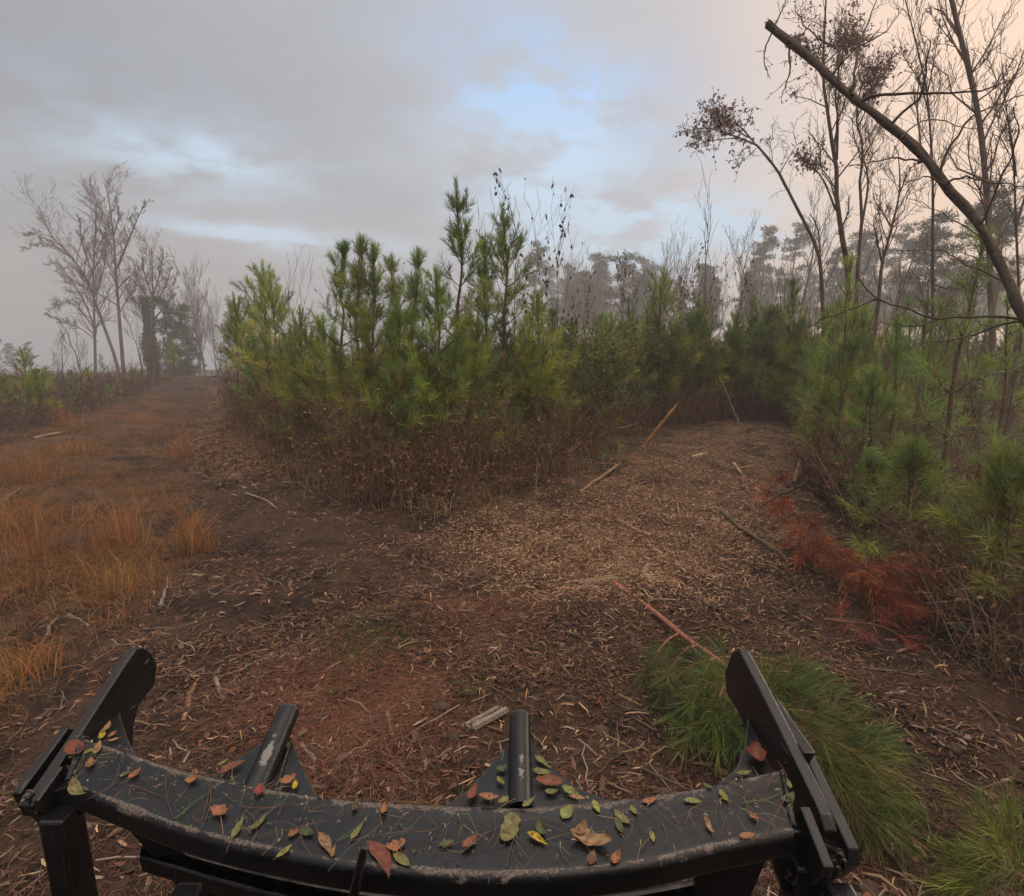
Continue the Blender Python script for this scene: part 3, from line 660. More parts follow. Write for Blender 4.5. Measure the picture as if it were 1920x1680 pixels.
def sweep(name, far, near, z, drop, K=70, lip=.02, parent=BAR, wear=True):
    f = smooth_line([G(*p, z) for p in far], K); n = smooth_line([G(*p, z) for p in near], K)
    o = unit(n - f); zz = np.array([0, 0, 1.0])
    rows = [f - zz * drop, f - zz * .012, f + o * .004, f + o * .012 + zz * .002, f + o * .020, f + o * .06, (f + n) * .5, n - o * .05, n - o * .010, n, n + o * lip * .7 - zz * lip * .35, n + o * lip - zz * lip * 1.0, n + o * lip - zz * lip * 1.6, n + o * (lip - .008) - zz * drop]
    wr = [.0, .55, .92, .90, .66, .2, .12, .16, .34, .92, .60, .5, .2, .0]
    if not wear: wr = [w * .6 for w in wr]
    V = np.stack(rows, 1); m = len(rows)
    mb = MB(); i = np.arange(K - 1)[:, None] * m + np.arange(m - 1)[None]
    c = np.tile(np.array(wr), K)[:, None] * [1, 0, 1]
    q = np.stack([i, i + 1, i + 1 + m, i + m], -1).reshape(-1, 4)
    mb.add(V.reshape(-1, 3), None, q, c)
    j = np.arange(K - 1) * m
    mb.add(np.concatenate([V[:, 0], V[:, -1]]), None, np.stack([np.arange(K - 1), np.arange(K - 1) + 1, K + np.arange(K - 1) + 1, K + np.arange(K - 1)], -1), (0, 0, 0))
    return mb.build(name, M_STEEL, parent)
FAR = [(157, 1383), (310, 1434), (437, 1465), (583, 1491), (693, 1502), (819, 1509), (928, 1513), (1019, 1512), (1147, 1500), (1293, 1480), (1370, 1464), (1464, 1443)]
NEAR = [(128, 1465), (310, 1536), (419, 1568), (521, 1590), (620, 1609), (731, 1622), (877, 1633), (1001, 1632), (1110, 1624), (1220, 1609), (1357, 1578), (1487, 1552)]
sweep('crossbeam', FAR, NEAR, ZB, .075, lip=.016)
sweep('lower_rail', [(270, 1572), (500, 1632), (700, 1668), (900, 1688), (1080, 1680), (1230, 1660), (1375, 1630)], [(262, 1602), (500, 1672), (700, 1712), (900, 1732), (1080, 1724), (1230, 1702), (1390, 1668)], 1.0, .06, 40, .008, BAR, False)
def tusk(name, pts, X, th): return prism(name, [AX(px, py, X) for px, py in pts], (th, 0, 0), BAR, None, .005)
tusk('tusk_plate', [(60, 1512), (150, 1378), (235, 1246), (255, 1217), (268, 1213), (284, 1224), (295, 1246), (291, 1284), (262, 1322), (252, 1358), (250, 1402), (225, 1440), (150, 1530), (90, 1545)], -1.335, -.032)
tusk('outer_plate', [(38, 1488), (128, 1366), (150, 1366), (160, 1420), (110, 1530), (60, 1530)], -1.43, -.028)
tusk('rib_plate', [(72, 1502), (118, 1437), (128, 1440), (120, 1520), (84, 1520)], -1.285, -.022)
tusk('tusk_plate', [(1386, 1219), (1372, 1222), (1358, 1262), (1362, 1300), (1386, 1340), (1398, 1372), (1402, 1420), (1440, 1500), (1500, 1580), (1546, 1560), (1538, 1528), (1530, 1508), (1460, 1364), (1420, 1284)], .79, .034)
tusk('outer_plate', [(1452, 1322), (1505, 1410), (1530, 1462), (1590, 1590), (1592, 1622), (1560, 1648), (1520, 1640), (1480, 1560), (1440, 1420)], .855, .030)
prism('spacer_block', [AX(1440, 1312, .822), AX(1508, 1412, .822), AX(1490, 1445, .822), AX(1432, 1350, .822)], (.034, 0, 0), BAR)
tusk('rib_plate', [(1488, 1520), (1500, 1512), (1545, 1626), (1540, 1645), (1515, 1660), (1470, 1600)], .745, .026)
# mounting plates with bolts, facing the cab
mp = prism('mount_plate', [AY(*q, 1.36) for q in ((42, 1493), (70, 1505), (98, 1484), (128, 1474), (166, 1504), (138, 1558), (108, 1560), (76, 1532))], (0, .03, 0), BAR)
mq = prism('mount_plate', [AY(*q, 1.22) for q in ((1440, 1566), (1500, 1560), (1582, 1600), (1590, 1622), (1556, 1660), (1470, 1680), (1455, 1640))], (0, .03, 0), BAR)
def bolt(px, py, Y, r, parent, hexa=True):
    c = AY(px, py, Y); mb = MB()
    for rr, y0, y1, sd in ((r * 1.35, 0, -.006, 20), (r, -.006, -.022, 6 if hexa else 20), (r * .55, -.022, -.034, 12)):
        mb.tubes(np.array([[c + [0, y0, 0], c + [0, (y0 + y1) / 2, 0], c + [0, y1, 0]]]), rr, sd, np.array([[.6, .2, .6]]), True)
    return mb.build('bolt', M_STEEL, parent)
for a in ((86, 1503, 1.36, .012, mp), (120, 1532, 1.36, .016, mp), (57, 1488, 1.36, .010, mp), (1485, 1640, 1.22, .016, mq), (1517, 1616, 1.22, .011, mq), (1573, 1598, 1.22, .010, mq), (1562, 1612, 1.22, .010, mq)): bolt(*a)
# pipe stubs with gussets
def stub(p0, p1, z0, z1, r):
    a, b = G(*p0, z0), G(*p1, z1); d = unit(b - a); K = 14; s = np.linspace(0, 1, K)[:, None]; P = a + (b - a) * s
    q = unit(np.cross(d, [0, 0, 1.0])); u = np.cross(q, d); sd = 24; an = np.arange(sd) * 6.2832 / sd
    V = P[:, None] + r * (np.cos(an)[None, :, None] * q + np.sin(an)[None, :, None] * u)
    mb = MB(); i = np.arange(K - 1)[:, None] * sd + np.arange(sd)[None]; j = np.arange(K - 1)[:, None] * sd + ((np.arange(sd) + 1) % sd)[None]
    w = .25 + .85 * np.exp(-((an[None] - 1.45) / .55) ** 2) * np.exp(-((s - .40) / .26) ** 2); w = np.stack([w, np.clip((w - .45) * 3, 0, .9), w], -1).reshape(-1, 3)
    mb.add(V.reshape(-1, 3), None, np.stack([i, j, j + sd, i + sd], -1).reshape(-1, 4), w)
    e = V[-1]; inn = P[-1] + (e - P[-1]) * .78; dep = inn - d * .12
    V2 = np.concatenate([e, inn, dep]); k = np.arange(sd); k1 = (k + 1) % sd
    mb.add(V2, None, np.concatenate([np.stack([k, k1, k1 + sd, k + sd], -1), np.stack([k + sd, k1 + sd, k1 + 2 * sd, k + 2 * sd], -1)]), (.5, .5, .5))
    mb.add(np.concatenate([dep, P[-1:] - d * .12]), np.stack([k, k1, np.full(sd, sd)], -1), None, (0, 0, 0))
    mb.build('pipe_stub', M_STEEL, BAR, True)
stub((470, 1500), (541, 1334), 1.262, 1.31, .034)
stub((976, 1520), (975, 1346), 1.262, 1.31, .034)
for pts in ([(392, 1462), (440, 1425), (492, 1392), (520, 1372), (548, 1384), (562, 1425), (588, 1478), (600, 1500), (500, 1490)],
            [(826, 1517), (880, 1478), (920, 1432), (950, 1398), (1002, 1398), (1030, 1436), (1080, 1476), (1150, 1502), (980, 1522)],
            [(150, 1395), (176, 1360), (222, 1306), (226, 1345), (238, 1380), (256, 1418)],
            [(1340, 1474), (1380, 1440), (1396, 1400), (1402, 1345), (1446, 1440), (1462, 1450)]):
    prism('gusset', [G(*p, 1.262) for p in pts], (0, 0, -.014), BAR, None, .003, (.3, .3, .3))
prism('brace_plate', [AY(196, 1508, 1.40), AY(300, 1552, 1.40), AY(330, 1586, 1.40), AY(450, 1710, 1.40), AY(370, 1710, 1.40), AY(284, 1606, 1.40)], (0, .03, 0), BAR)
prism('brace_plate', [AY(1300, 1622, 1.25), AY(1446, 1594, 1.25), AY(1396, 1710, 1.25), AY(1310, 1710, 1.25)], (0, .03, 0), BAR)
_y = G(690, 1620, ZB)[1] - .034
prism('strap', [AY(675, 1592, _y), AY(689, 1592, _y), AY(668, 1700, _y), AY(648, 1700, _y)], (0, .02, 0), BAR, None, .003, (.45, .1, .45))
for cx, cy, z, w in ((103, 1566, 1.16, .07), (1522, 1655, 1.14, .09)):
    c = G(cx, cy, z) + [0, .02, .05]; gz = float(ghf(c[0], c[1])) - .02
    prism('leg', [c + [-w / 2, -.03, 0], c + [w / 2, -.03, 0], c + [w / 2, .05, 0], c + [-w / 2, .05, 0]], (0, 0, gz - c[2]), BAR, None, .008)

# the machine that carries the bar, just behind and below the camera
MC = thing('forestry_machine', 'black tracked forestry machine carrying the push bar, under the camera', 'machine', (0, -.4, 0))
def yz(name, pts, x0, x1, bev=.03): return prism(name, [(x0, y, z) for y, z in pts], (x1 - x0, 0, 0), MC, None, bev)
yz('hood', [(.35, .55), (.80, .75), (.80, 1.35), (.45, 1.68), (-.10, 1.75), (-2.6, 1.75), (-2.6, .55)], -.95, .95)
yz('cab', [(.05, 1.76), (-.02, 2.34), (-1.5, 2.34), (-1.6, 1.76)], -.8, .8)
yz('roof', [(.14, 2.345), (.14, 2.41), (-1.6, 2.41), (-1.6, 2.345)], -.88, .88, .015)
for x0 in (-1.35, .98): yz('track', [(.5, .25), (.25, .02), (-2.3, .02), (-2.6, .3), (-2.5, .7), (.3, .7)], x0, x0 + .36)
for x0 in (-.86, .80): yz('lift_arm', [(1.60, 1.02), (1.60, 1.14), (.2, 1.05), (.2, .85)], x0, x0 + .07, .01)
# ------------------------------------------------------------------ fallen leaves lying on the bar
LC = {'olive': (.22, .23, .075), 'yellowgreen': (.27, .29, .06), 'green': (.10, .145, .05), 'yellow': (.55, .42, .03), 'tan': (.42, .27, .13), 'orange': (.38, .16, .07), 'rust': (.22, .075, .04), 'red': (.24, .06, .04), 'brown': (.20, .115, .06)}
_lr = rs(77)
def leaf(px, py, ln, wr, ang, colr, label, z=ZB, shape='oval', curl=.15):
    ln *= .9; a = math.radians(ang); p0, p1 = G(px - math.cos(a) * ln / 2, py + math.sin(a) * ln / 2, z), G(px + math.cos(a) * ln / 2, py - math.sin(a) * ln / 2, z)
    L = float(np.linalg.norm(p1 - p0)); c = (p0 + p1) / 2; d = (p1 - p0) / L; s = np.array([-d[1], d[0], 0.0]); n = 11
    t = np.linspace(0, 1, n)
    prof = {'oval': np.sin(np.pi * t ** .85) ** .8, 'lance': np.sin(np.pi * t ** .7) ** 1.15, 'blunt': np.minimum(1, np.sin(np.pi * np.clip(t, .04, .97)) * 2.2) ** .8, 'lobed': np.sin(np.pi * t) ** .6 * (.72 + .5 * np.abs(np.cos(7 * t)))}[shape]
    w = L * wr * .5 * np.maximum(prof, .03); bend = _lr.normal(0, .05) * L * np.sin(np.pi * t)
    cu = curl * _lr.uniform(.5, 1.4); lift = L * cu * (2 * t - 1) ** 2 * _lr.uniform(.2, 1.0); w = w * _lr.uniform(.86, 1.08, n)
    C = (p0 - c) + d * (L * t)[:, None] + s * bend[:, None]; V = []
    for k in (-1, -.5, 0, .5, 1): V.append(C + s * (w * k)[:, None] + np.stack([0 * t, 0 * t, lift + .004 + w * cu * 1.6 * abs(k) ** 1.5 + _lr.normal(0, .0006, n)], -1))
    V = np.stack(V, 1); i = np.arange(n - 1)[:, None] * 5 + np.arange(4)[None]
    col = np.array(LC[colr]) * _lr.uniform(.7, 1.0); mot = _lr.uniform(.62, 1.15, (n, 5, 1)); bl = _lr.rand(n, 5, 1) < .14; cc = np.where(bl, np.array([.12, .065, .035]), np.tile(col, (n, 5, 1)) * mot); cc[:, 2] *= 1.18; cc[[0, 1, -1]] *= .8
    mb = MB(); mb.add(V.reshape(-1, 3), None, np.stack([i, i + 5, i + 6, i + 1], -1).reshape(-1, 4), cc.reshape(-1, 3))
    st = C[0] - d * L * .14 * np.linspace(0, 1, 4)[:, None] + [0, 0, .004]; mb.tubes(st[None], .0008, 3, np.array([[.2, .13, .07]]))
    o = mb.build('fallen_leaf', M_LEAF, None, True); o.location = [float(q) for q in c]
    tag(o, label, 'leaf', 'leaves fallen on the push bar')
ZG = 1.266
for L_ in (
    (184, 1404, 34, .32, 70, 'tan', 'tan narrow leaf at the corner tip of the crossbeam below the gusset', ZB, 'lance'),
    (142, 1410, 34, .55, -50, 'red', 'dark red curled leaf against the tusk plate at the beam end', ZB, 'oval', .35),
    (168, 1411, 36, .40, 25, 'yellowgreen', 'yellow green leaf beside the dark red curled leaf', ZB, 'oval'),
    (134, 1421, 14, .6, 30, 'yellowgreen', 'tiny yellow green leaf scrap by the black rib plate', ZB, 'oval'),
    (170, 1435, 22, .5, 80, 'orange', 'small orange leaf alone near the beam end', ZB, 'oval', .3),
    (236, 1454, 32, .5, 20, 'green', 'green oval leaf touching a small orange leaf', ZB, 'oval'),
    (253, 1455, 34, .5, 42, 'orange', 'orange leaf touching the green oval leaf', ZB, 'oval', .4),
    (151, 1483, 44, .30, -50, 'olive', 'olive leaf drooping over the beam rim beside the bolted mount plate', ZB, 'lance'),
    (359, 1466, 28, .7, 10, 'orange', 'crumpled orange leaf near the crossbeam rear edge before the first pipe stub', ZB, 'lobed', .4),
    (436, 1443, 62, .42, 28, 'rust', 'large rust red leaf resting on the first gusset', ZG, 'oval', .2),
    (418, 1432, 28, .4, 30, 'olive', 'olive leaf tucked behind the large rust leaf', ZG, 'oval'),
    (487, 1485, 26, .7, 75, 'red', 'red heart shaped leaf on the rim below the first pipe stub', ZB, 'oval', .25),
    (540, 1468, 40, .6, 20, 'orange', 'orange leaf on the first gusset beside a yellow one', ZG, 'lobed', .3),
    (553, 1474, 22, .4, 80, 'yellow', 'bright yellow leaf on the first gusset', ZG, 'oval'),
    (538, 1399, 16, .6, 70, 'yellowgreen', 'small lime leaf at the top of the first gusset', ZG, 'oval'),
    (410, 1527, 34, .6, -25, 'orange', 'crumpled orange leaf mid beam above two long olive leaves', ZB, 'lobed', .45),
    (447, 1556, 58, .26, 62, 'olive', 'long olive brown leaf reaching the front rim', ZB, 'lance'),
    (485, 1545, 56, .28, 45, 'olive', 'long olive green leaf with its point up, behind the olive brown one', ZB, 'lance'),
    (551, 1567, 28, .7, 30, 'orange', 'curled orange leaf beside a curled green leaf', ZB, 'lobed', .5),
    (576, 1566, 32, .5, -15, 'green', 'curled green leaf beside the curled orange leaf', ZB, 'oval', .4),
    (532, 1599, 44, .36, 40, 'yellowgreen', 'yellow green leaf hanging over the front rim', ZB, 'oval'),
    (610, 1588, 54, .32, -62, 'tan', 'pale tan leaf with a slender tip near the front rim, two lobes close together', ZB, 'lance'),
    (626, 1600, 30, .36, 75, 'tan', 'small tan leaf crossing the pale slender one', ZB, 'lance'),
    (669, 1562, 46, .32, 55, 'olive', 'olive leaf beside long crossed green pine needles', ZB, 'lance'),
    (709, 1618, 92, .30, -60, 'rust', 'very long rust brown leaf draped over the front rim by the steel strap', ZB, 'lance', .1),
    (742, 1588, 44, .6, 15, 'orange', 'torn orange leaf behind the long rust brown leaf', ZB, 'lobed', .3),
    (753, 1614, 48, .38, -42, 'olive', 'beige olive leaf at the front rim next to the torn orange leaf', ZB, 'oval'),
    (720, 1522, 26, .5, 80, 'orange', 'small orange leaf at the rear rim between the pipe stubs', ZB, 'oval', .35),
    (664, 1518, 20, .5, 85, 'brown', 'small brown leaf at the rear rim between the pipe stubs', ZB, 'oval', .3),
    (837, 1584, 32, .5, 15, 'green', 'small green leaf beside a twig with an orange leaf', ZB, 'oval', .3),
    (881, 1586, 42, .5, 38, 'orange', 'orange leaf at the end of a thin red twig', ZB, 'oval', .3),
    (955, 1556, 62, .50, 72, 'olive', 'broad blunt olive leaf in the middle of the beam', ZB, 'blunt', .1),
    (1008, 1578, 50, .34, -32, 'yellow', 'folded yellow orange leaf right of the broad blunt leaf'.replace(' right of', ' next to'), ZB, 'lance', .35),
    (1017, 1560, 40, .40, -62, 'green', 'dark green leaf leaning on the folded yellow orange leaf', ZB, 'oval', .35),
    (1063, 1525, 36, .62, 55, 'olive', 'round olive leaf at the rear rim in front of the second pipe stub', ZB, 'oval'),
    (1118, 1516, 30, .48, -65, 'yellowgreen', 'yellow green leaf on the rear rim where the second gusset ends', ZB, 'oval'),
    (1167, 1535, 44, .50, -42, 'olive', 'olive oval leaf overlapping a dark green one', ZB, 'oval'),
    (1161, 1552, 38, .40, -70, 'green', 'dark green leaf under the olive oval leaf', ZB, 'oval'),
    (1189, 1522, 26, .45, -50, 'olive', 'small olive leaf beside the overlapping olive oval leaf', ZB, 'oval'),
    (1218, 1503, 34, .38, 15, 'orange', 'light orange leaf lying along the rear rim', ZB, 'oval'),
    (1107, 1583, 90, .42, -14, 'tan', 'big tan lobed leaf with dark spots, largest on the beam', ZB, 'lobed', .25),
    (1090, 1561, 36, .6, 60, 'tan', 'tan leaf lobe standing behind the big spotted leaf', ZB, 'oval', .3),
    (1109, 1611, 34, .5, 75, 'brown', 'brown leaf below the big spotted tan leaf', ZB, 'oval'),
    (1156, 1614, 32, .55, 65, 'orange', 'orange pointed leaf on the front rim beside a patch of bare wood colour'.replace(' wood colour', ' scraped metal'), ZB, 'oval', .2),
    (1222, 1571, 26, .40, -75, 'yellowgreen', 'small yellow green leaf beside the scraped bare metal', ZB, 'oval'),
    (1299, 1506, 40, .40, -6, 'olive', 'olive leaf lying flat across the beam, alone', ZB, 'oval'),
    (1357, 1495, 32, .45, -55, 'yellowgreen', 'lime leaf close to the tusk end near the rear rim', ZB, 'oval', .3),
    (1327, 1478, 26, .4, -20, 'green', 'green leaf folded over the rear rim', ZB, 'oval', .4),
    (1477, 1470, 30, .48, -55, 'yellowgreen', 'yellow leaf against the tusk plate at the beam corner', ZB, 'oval'),
    (1476, 1500, 32, .45, 32, 'green', 'shiny green leaf below the yellow leaf by the tusk plate', ZB, 'oval', .3),
    (1413, 1536, 28, .6, -35, 'orange', 'orange and yellow folded leaf on the bare part of the beam', ZB, 'oval', .4),
    (1333, 1556, 42, .26, -60, 'tan', 'slim tan curled leaf on a bluish scuff', ZB, 'lance', .4),
    (1400, 1571, 34, .45, 8, 'orange', 'orange leaf on the worn front rim near the mount plate', ZB, 'oval', .2),
    (199, 1366, 30, .35, 55, 'tan', 'tan leaf at the inner point of the tusk gusset', ZG, 'oval'),
    (211, 1379, 24, .5, 40, 'orange', 'orange red leaf in the heap on the tusk gusset', ZG, 'oval', .3),
    (190, 1381, 20, .4, 80, 'yellow', 'yellow leaf standing against the tusk plate', ZG, 'oval'),
    (214, 1389, 26, .4, 15, 'tan', 'pale tan leaf lowest in the heap on the tusk gusset', ZG, 'oval'),
    (940, 1443, 24, .7, 20, 'green', 'green leaf high on the second gusset beside the pipe', ZG, 'oval'),
    (939, 1467, 22, .5, -45, 'yellowgreen', 'lime leaf scrap on the second gusset below the green leaf', ZG, 'oval', .4),
    (1016, 1449, 40, .45, -8, 'olive', 'olive leaf on the second gusset above the crumpled rust leaf', ZG, 'oval'),
    (1017, 1431, 42, .3, -40, 'olive', 'narrow olive leaf propped on the pipe side of the second gusset', ZG, 'lance'),
    (1030, 1470, 60, .5, -8, 'rust', 'crumpled rust brown leaf on the second gusset', ZG, 'lobed', .35),
    (1034, 1487, 30, .5, 5, 'olive', 'olive leaf below the crumpled rust brown leaf', ZG, 'oval'),
    (1070, 1486, 40, .5, -28, 'yellowgreen', 'bright lime leaf at the outer tip of the second gusset', ZG, 'oval', .2),
    (1082, 1497, 36, .35, -10, 'tan', 'tan leaf lying on the bright lime leaf', ZG + .008, 'oval'),
    (886, 1492, 40, .45, 62, 'rust', 'rust red leaf on the sloping side of the second gusset', ZG, 'oval', .3),
    (917, 1498, 44, .42, -6, 'orange', 'orange tan leaf at the foot of the second pipe stub', ZG, 'oval'),
    (950, 1502, 40, .38, 18, 'olive', 'olive leaf crossing the foot of the second pipe stub', ZG + .004, 'oval'),
    (992, 1509, 36, .34, 40, 'olive', 'olive leaf bridging the second gusset and the rear rim', ZB, 'lance'),
    (1421, 1424, 44, .6, -75, 'rust', 'dark rust crumpled leaf on the gusset below the scarred tusk', ZG, 'lobed', .35),
    (1394, 1451, 34, .35, 8, 'olive', 'dull olive leaf at the point of the gusset below the scarred tusk', ZG, 'oval'),
): leaf(*L_)
def bar_needle(x0, y0, x1, y1, col, label, name='pine_needle', r=.0008, z=ZB + .006):
    a, b = G(x0, y0, z), G(x1, y1, z); s = np.linspace(0, 1, 7)[:, None]; P = a + (b - a) * s; q = unit(np.cross(b - a, [0, 0, 1.])); P = P + q * np.sin(s * 3.14) * np.linalg.norm(b - a) * _lr.normal(0, .07)
    mb = MB(); mb.tubes((P - a)[None], np.linspace(r, r * .5, 7)[None], 4, np.array([col])); o = mb.build(name, M_LEAF); o.location = [float(q) for q in a]; tag(o, label, 'pine needle' if name == 'pine_needle' else 'twig', 'needles and twigs on the push bar')
for q in ((315, 1446, 395, 1462), (325, 1535, 385, 1490), (330, 1536, 390, 1487), (342, 1528, 355, 1500), (418, 1485, 455, 1505), (140, 1451, 165, 1395), (135, 1425, 205, 1421), (225, 1470, 262, 1450), (630, 1577, 695, 1522), (638, 1574, 690, 1530), (398, 1475, 402, 1510), (1390, 1506, 1480, 1481), (1395, 1502, 1470, 1484), (1240, 1540, 1247, 1585), (865, 1490, 868, 1470), (1010, 1580, 1120, 1552), (195, 1462, 215, 1460)):
    bar_needle(*q, (.13, .19, .05), 'thin green pine needle lying on the black crossbeam')
for q in ((378, 1540, 392, 1460), (384, 1538, 390, 1470), (450, 1512, 555, 1505), (460, 1518, 480, 1570), (585, 1535, 630, 1615), (1050, 1590, 1072, 1620), (950, 1625, 968, 1560), (310, 1465, 325, 1535), (830, 1590, 945, 1545), (1020, 1545, 1062, 1558), (240, 1471, 310, 1496), (860, 1530, 866, 1570), (700, 1600, 735, 1640)):
    bar_needle(*q, (.17, .09, .06), 'thin reddish brown twig lying on the black crossbeam', 'twig', .0012)

_f = smooth_line([G(*p, ZB) for p in FAR], 60); _n = smooth_line([G(*p, ZB) for p in NEAR], 60); _k = _lr.randint(0, 60, 360); _u = _lr.rand(360)[:, None] ** .7; _P = _f[_k] * _u + _n[_k] * (1 - _u) + _lr.normal(0, .008, (360, 3)) * [1, 1, 0]; _P[:, 2] = ZB - .003
tag(chips(_lr, _P, (.003, .016), (.0005, .002), [(.12, .08, .055), (.20, .14, .09), (.07, .05, .04), (.16, .16, .07), (.28, .22, .16)], .4).build('crumbs', M_LITTER), 'wood crumbs and dust flecks scattered on the black crossbeam', 'crumbs', None, 'stuff')

_k = _lr.randint(0, 60, 170); _u = _lr.rand(170)[:, None]; _P = _f[_k] * _u + _n[_k] * (1 - _u); _P[:, 2] = ZB - .002
tag(chips(_lr, _P, (.03, .11), (.0004, .0008), [(.16, .075, .045), (.11, .055, .035), (.10, .12, .05), (.22, .14, .09)], .02, .3, .12).build('needle_litter', M_LITTER), 'loose brown pine needles strewn over the black crossbeam', 'pine needles', None, 'stuff')
def weld(pts, z, r=.005):
    P = smooth_line([G(*p, z) for p in pts], 60); mb = MB(); mb.tubes(P[None], (r * _lr.uniform(.6, 1.4, 60))[None], 8, np.array([[.55, 0, .55]]), True); mb.build('weld_bead', M_STEEL, BAR, True)
weld([(400, 1458), (500, 1484), (598, 1498)], 1.264); weld([(830, 1514), (980, 1518), (1148, 1502)], 1.264); weld([(478, 1484), (524, 1376)], 1.266); weld([(516, 1484), (545, 1388)], 1.266); weld([(957, 1508), (957, 1402)], 1.266); weld([(996, 1508), (995, 1402)], 1.266); weld([(1466, 1446), (1489, 1552)], 1.302, .007); weld([(155, 1384), (127, 1464)], 1.302, .007)
# ------------------------------------------------------------------ sticks and poles on the ground
_sr = rs(31)
def stick(x0, y0, x1, y1, wpx, col, label, z0=None, z1=None, name='stick', mat=None, wig=.03, split=False, sub=0):
    col = tuple(np.array(col) * (.8 if max(col) > .28 else 1.0)); wpx *= .85
    a, b = (G(x0, y0) if z0 is None else G(x0, y0, z0)), (G(x1, y1) if z1 is None else G(x1, y1, z1))
    if z1 is not None and z1 > .25: b = AY(x1, y1, a[1] + .3)
    r = wpx * .5 * np.hypot(a[1], CAM_H - a[2]) / FPX; L = np.linalg.norm(b - a)
    K = 15; s = np.linspace(0, 1, K)[:, None]; P = a + (b - a) * s + np.cumsum(_sr.normal(0, wig * .22, (K, 3)), 0) * L * np.sin(s * 3.14) * [1, 1, .25]; P[:, 2] += r * .45
    root = MB(); rr = r * (.45 if name == 'log' and split else 1) * np.linspace(1.05, .7, K) * _sr.uniform(.8, 1.15, K); root.tubes((P - P[0])[None], rr[None], 5 if split else 8, np.array([col]), True)
    nv = len(root.v[0]); root.v[0] = root.v[0] + _sr.normal(0, r * .10, (nv, 3)); root.c[0] = root.c[0] * _sr.uniform(.55, 1.2, (nv, 1)) * [1, .98, .95]
    if name == 'log' and split:
        for k in range(5):
            o_ = _sr.normal(0, r * .55, 3) * [1, 1, .3] + [0, 0, r * .3]; e_ = _sr.uniform(.05, .25); Q = (P - P[0]) * (1 - e_) + o_; root.tubes(Q[None], np.full((1, K), r * _sr.uniform(.25, .45)), 4, np.array([col]) * _sr.uniform(.6, 1.15), True)
    for k in range(sub):
        p, d = at(P - P[0], _sr.uniform(.2, .9)); dd = unit(d * .7 + unit(_sr.normal(size=3)) * .7 + [0, 0, .3]); root.tubes((p + dd * (np.linspace(0, 1, 5) * L * _sr.uniform(.12, .3))[:, None])[None], np.linspace(r * .4, r * .15, 5)[None], 4, np.array([col]) * .8)
    o = root.build(name, mat or (M_WOOD if split else M_BARK), None, not split); o.location = [float(q) for q in P[0]]
    tag(o, label, 'pole' if name == 'pole' else 'stick' if name == 'stick' else 'log')
REDW, TANW, GRYW, DKW, PALE = (.24, .11, .065), (.34, .215, .12), (.20, .165, .14), (.09, .065, .05), (.44, .31, .19)
stick(1205, 842, 1272, 757, 9, (.27, .12, .06), 'leaning red brown pole propped against the dark green shrub', None, .62, 'pole', None, .02)
stick(1086, 926, 1162, 871, 9, (.33, .215, .12), 'stripped golden pole lying below the thicket edge', None, .12, 'pole', M_WOOD, .02)
stick(1353, 962, 1480, 1056, 11, (.12, .085, .06), 'long dark stick with a split pale end on the open clearing', None, None, 'stick', None, .03, False, 1)
stick(1160, 979, 1220, 1008, 12, (.26, .15, .09), 'short thick brown stick lying in the mulch of the clearing', None, None, 'stick')
stick(455, 915, 556, 966, 7, (.36, .25, .16), 'pale stripped stick beside the trail, rear one of a parallel pair')
stick(462, 926, 520, 954, 5, (.36, .26, .17), 'thin pale stick beside the trail, front one of a parallel pair')
stick(343, 1357, 382, 1258, 10, (.24, .14, .09), 'straight brown stick behind the first tusk plate', None, .06)
stick(402, 1272, 418, 1314, 9, (.24, .19, .16), 'short grey knotty stick between the brown stick and the pipe stub')
stick(805, 1268, 900, 1316, 6, (.36, .24, .15), 'curved pale root end reaching from the straw toward the grass tuft', .02, None, 'stick', None, .10)
stick(757, 1215, 806, 1268, 5, (.20, .12, .08), 'dark thin root running into the pale curved one', None, .02, 'stick', None, .08)
stick(727, 1336, 735, 1384, 11, (.34, .22, .13), 'upright looking split tan stake in the dark soil', None, None, 'stick', None, .03, True)
stick(875, 1372, 945, 1334, 28, (.24, .205, .17), 'weathered grey broken log chunk behind the second pipe stub', None, None, 'log', M_WOOD, .02, True, 0)
stick(1090, 1100, 1180, 1086, 18, (.30, .205, .13), 'flat shredded tan slab at the top of the felled pine stem', None, None, 'log', M_WOOD, .04, True)
stick(1015, 1255, 1010, 1280, 8, (.50, .32, .22), 'pale pink wood sliver standing beside a twin sliver', None, .05, 'stick', None, .01, True)
stick(1027, 1255, 1024, 1282, 8, (.50, .32, .22), 'pale pink wood sliver, the thicker of the twin slivers', None, .05, 'stick', None, .01, True)
stick(965, 1250, 1005, 1266, 6, (.44, .28, .19), 'pale bent sliver pointing at the twin slivers', None, None, 'stick', None, .04, True)
stick(1212, 1082, 1238, 1120, 13, (.36, .26, .17), 'short grey tan billet on the shredded heap above the stem', None, None, 'stick', None, .02, True)
stick(1205, 1080, 1215, 1058, 12, (.30, .23, .16), 'stubby upright chip beside the billet', None, .06, 'stick', None, .01, True)
stick(1150, 1062, 1235, 1066, 6, (.22, .15, .10), 'thin brown stick lying across the shredded heap')
stick(1215, 1123, 1275, 1126, 5, (.46, .36, .27), 'thin white barkless stick beside the felled stem')
stick(1490, 905, 1512, 830, 9, (.42, .29, .17), 'split blond stake leaning upright at the far clearing edge', None, .45, 'stick', None, .02, True)
stick(1505, 840, 1520, 800, 7, (.40, .26, .15), 'blond splintered stump above the split blond stake', None, .4, 'stick', None, .02, True)
stick(1430, 945, 1575, 898, 8, (.12, .09, .075), 'long dark branch lying through the brush behind the red bough', None, .15, 'stick', None, .05, False, 4)
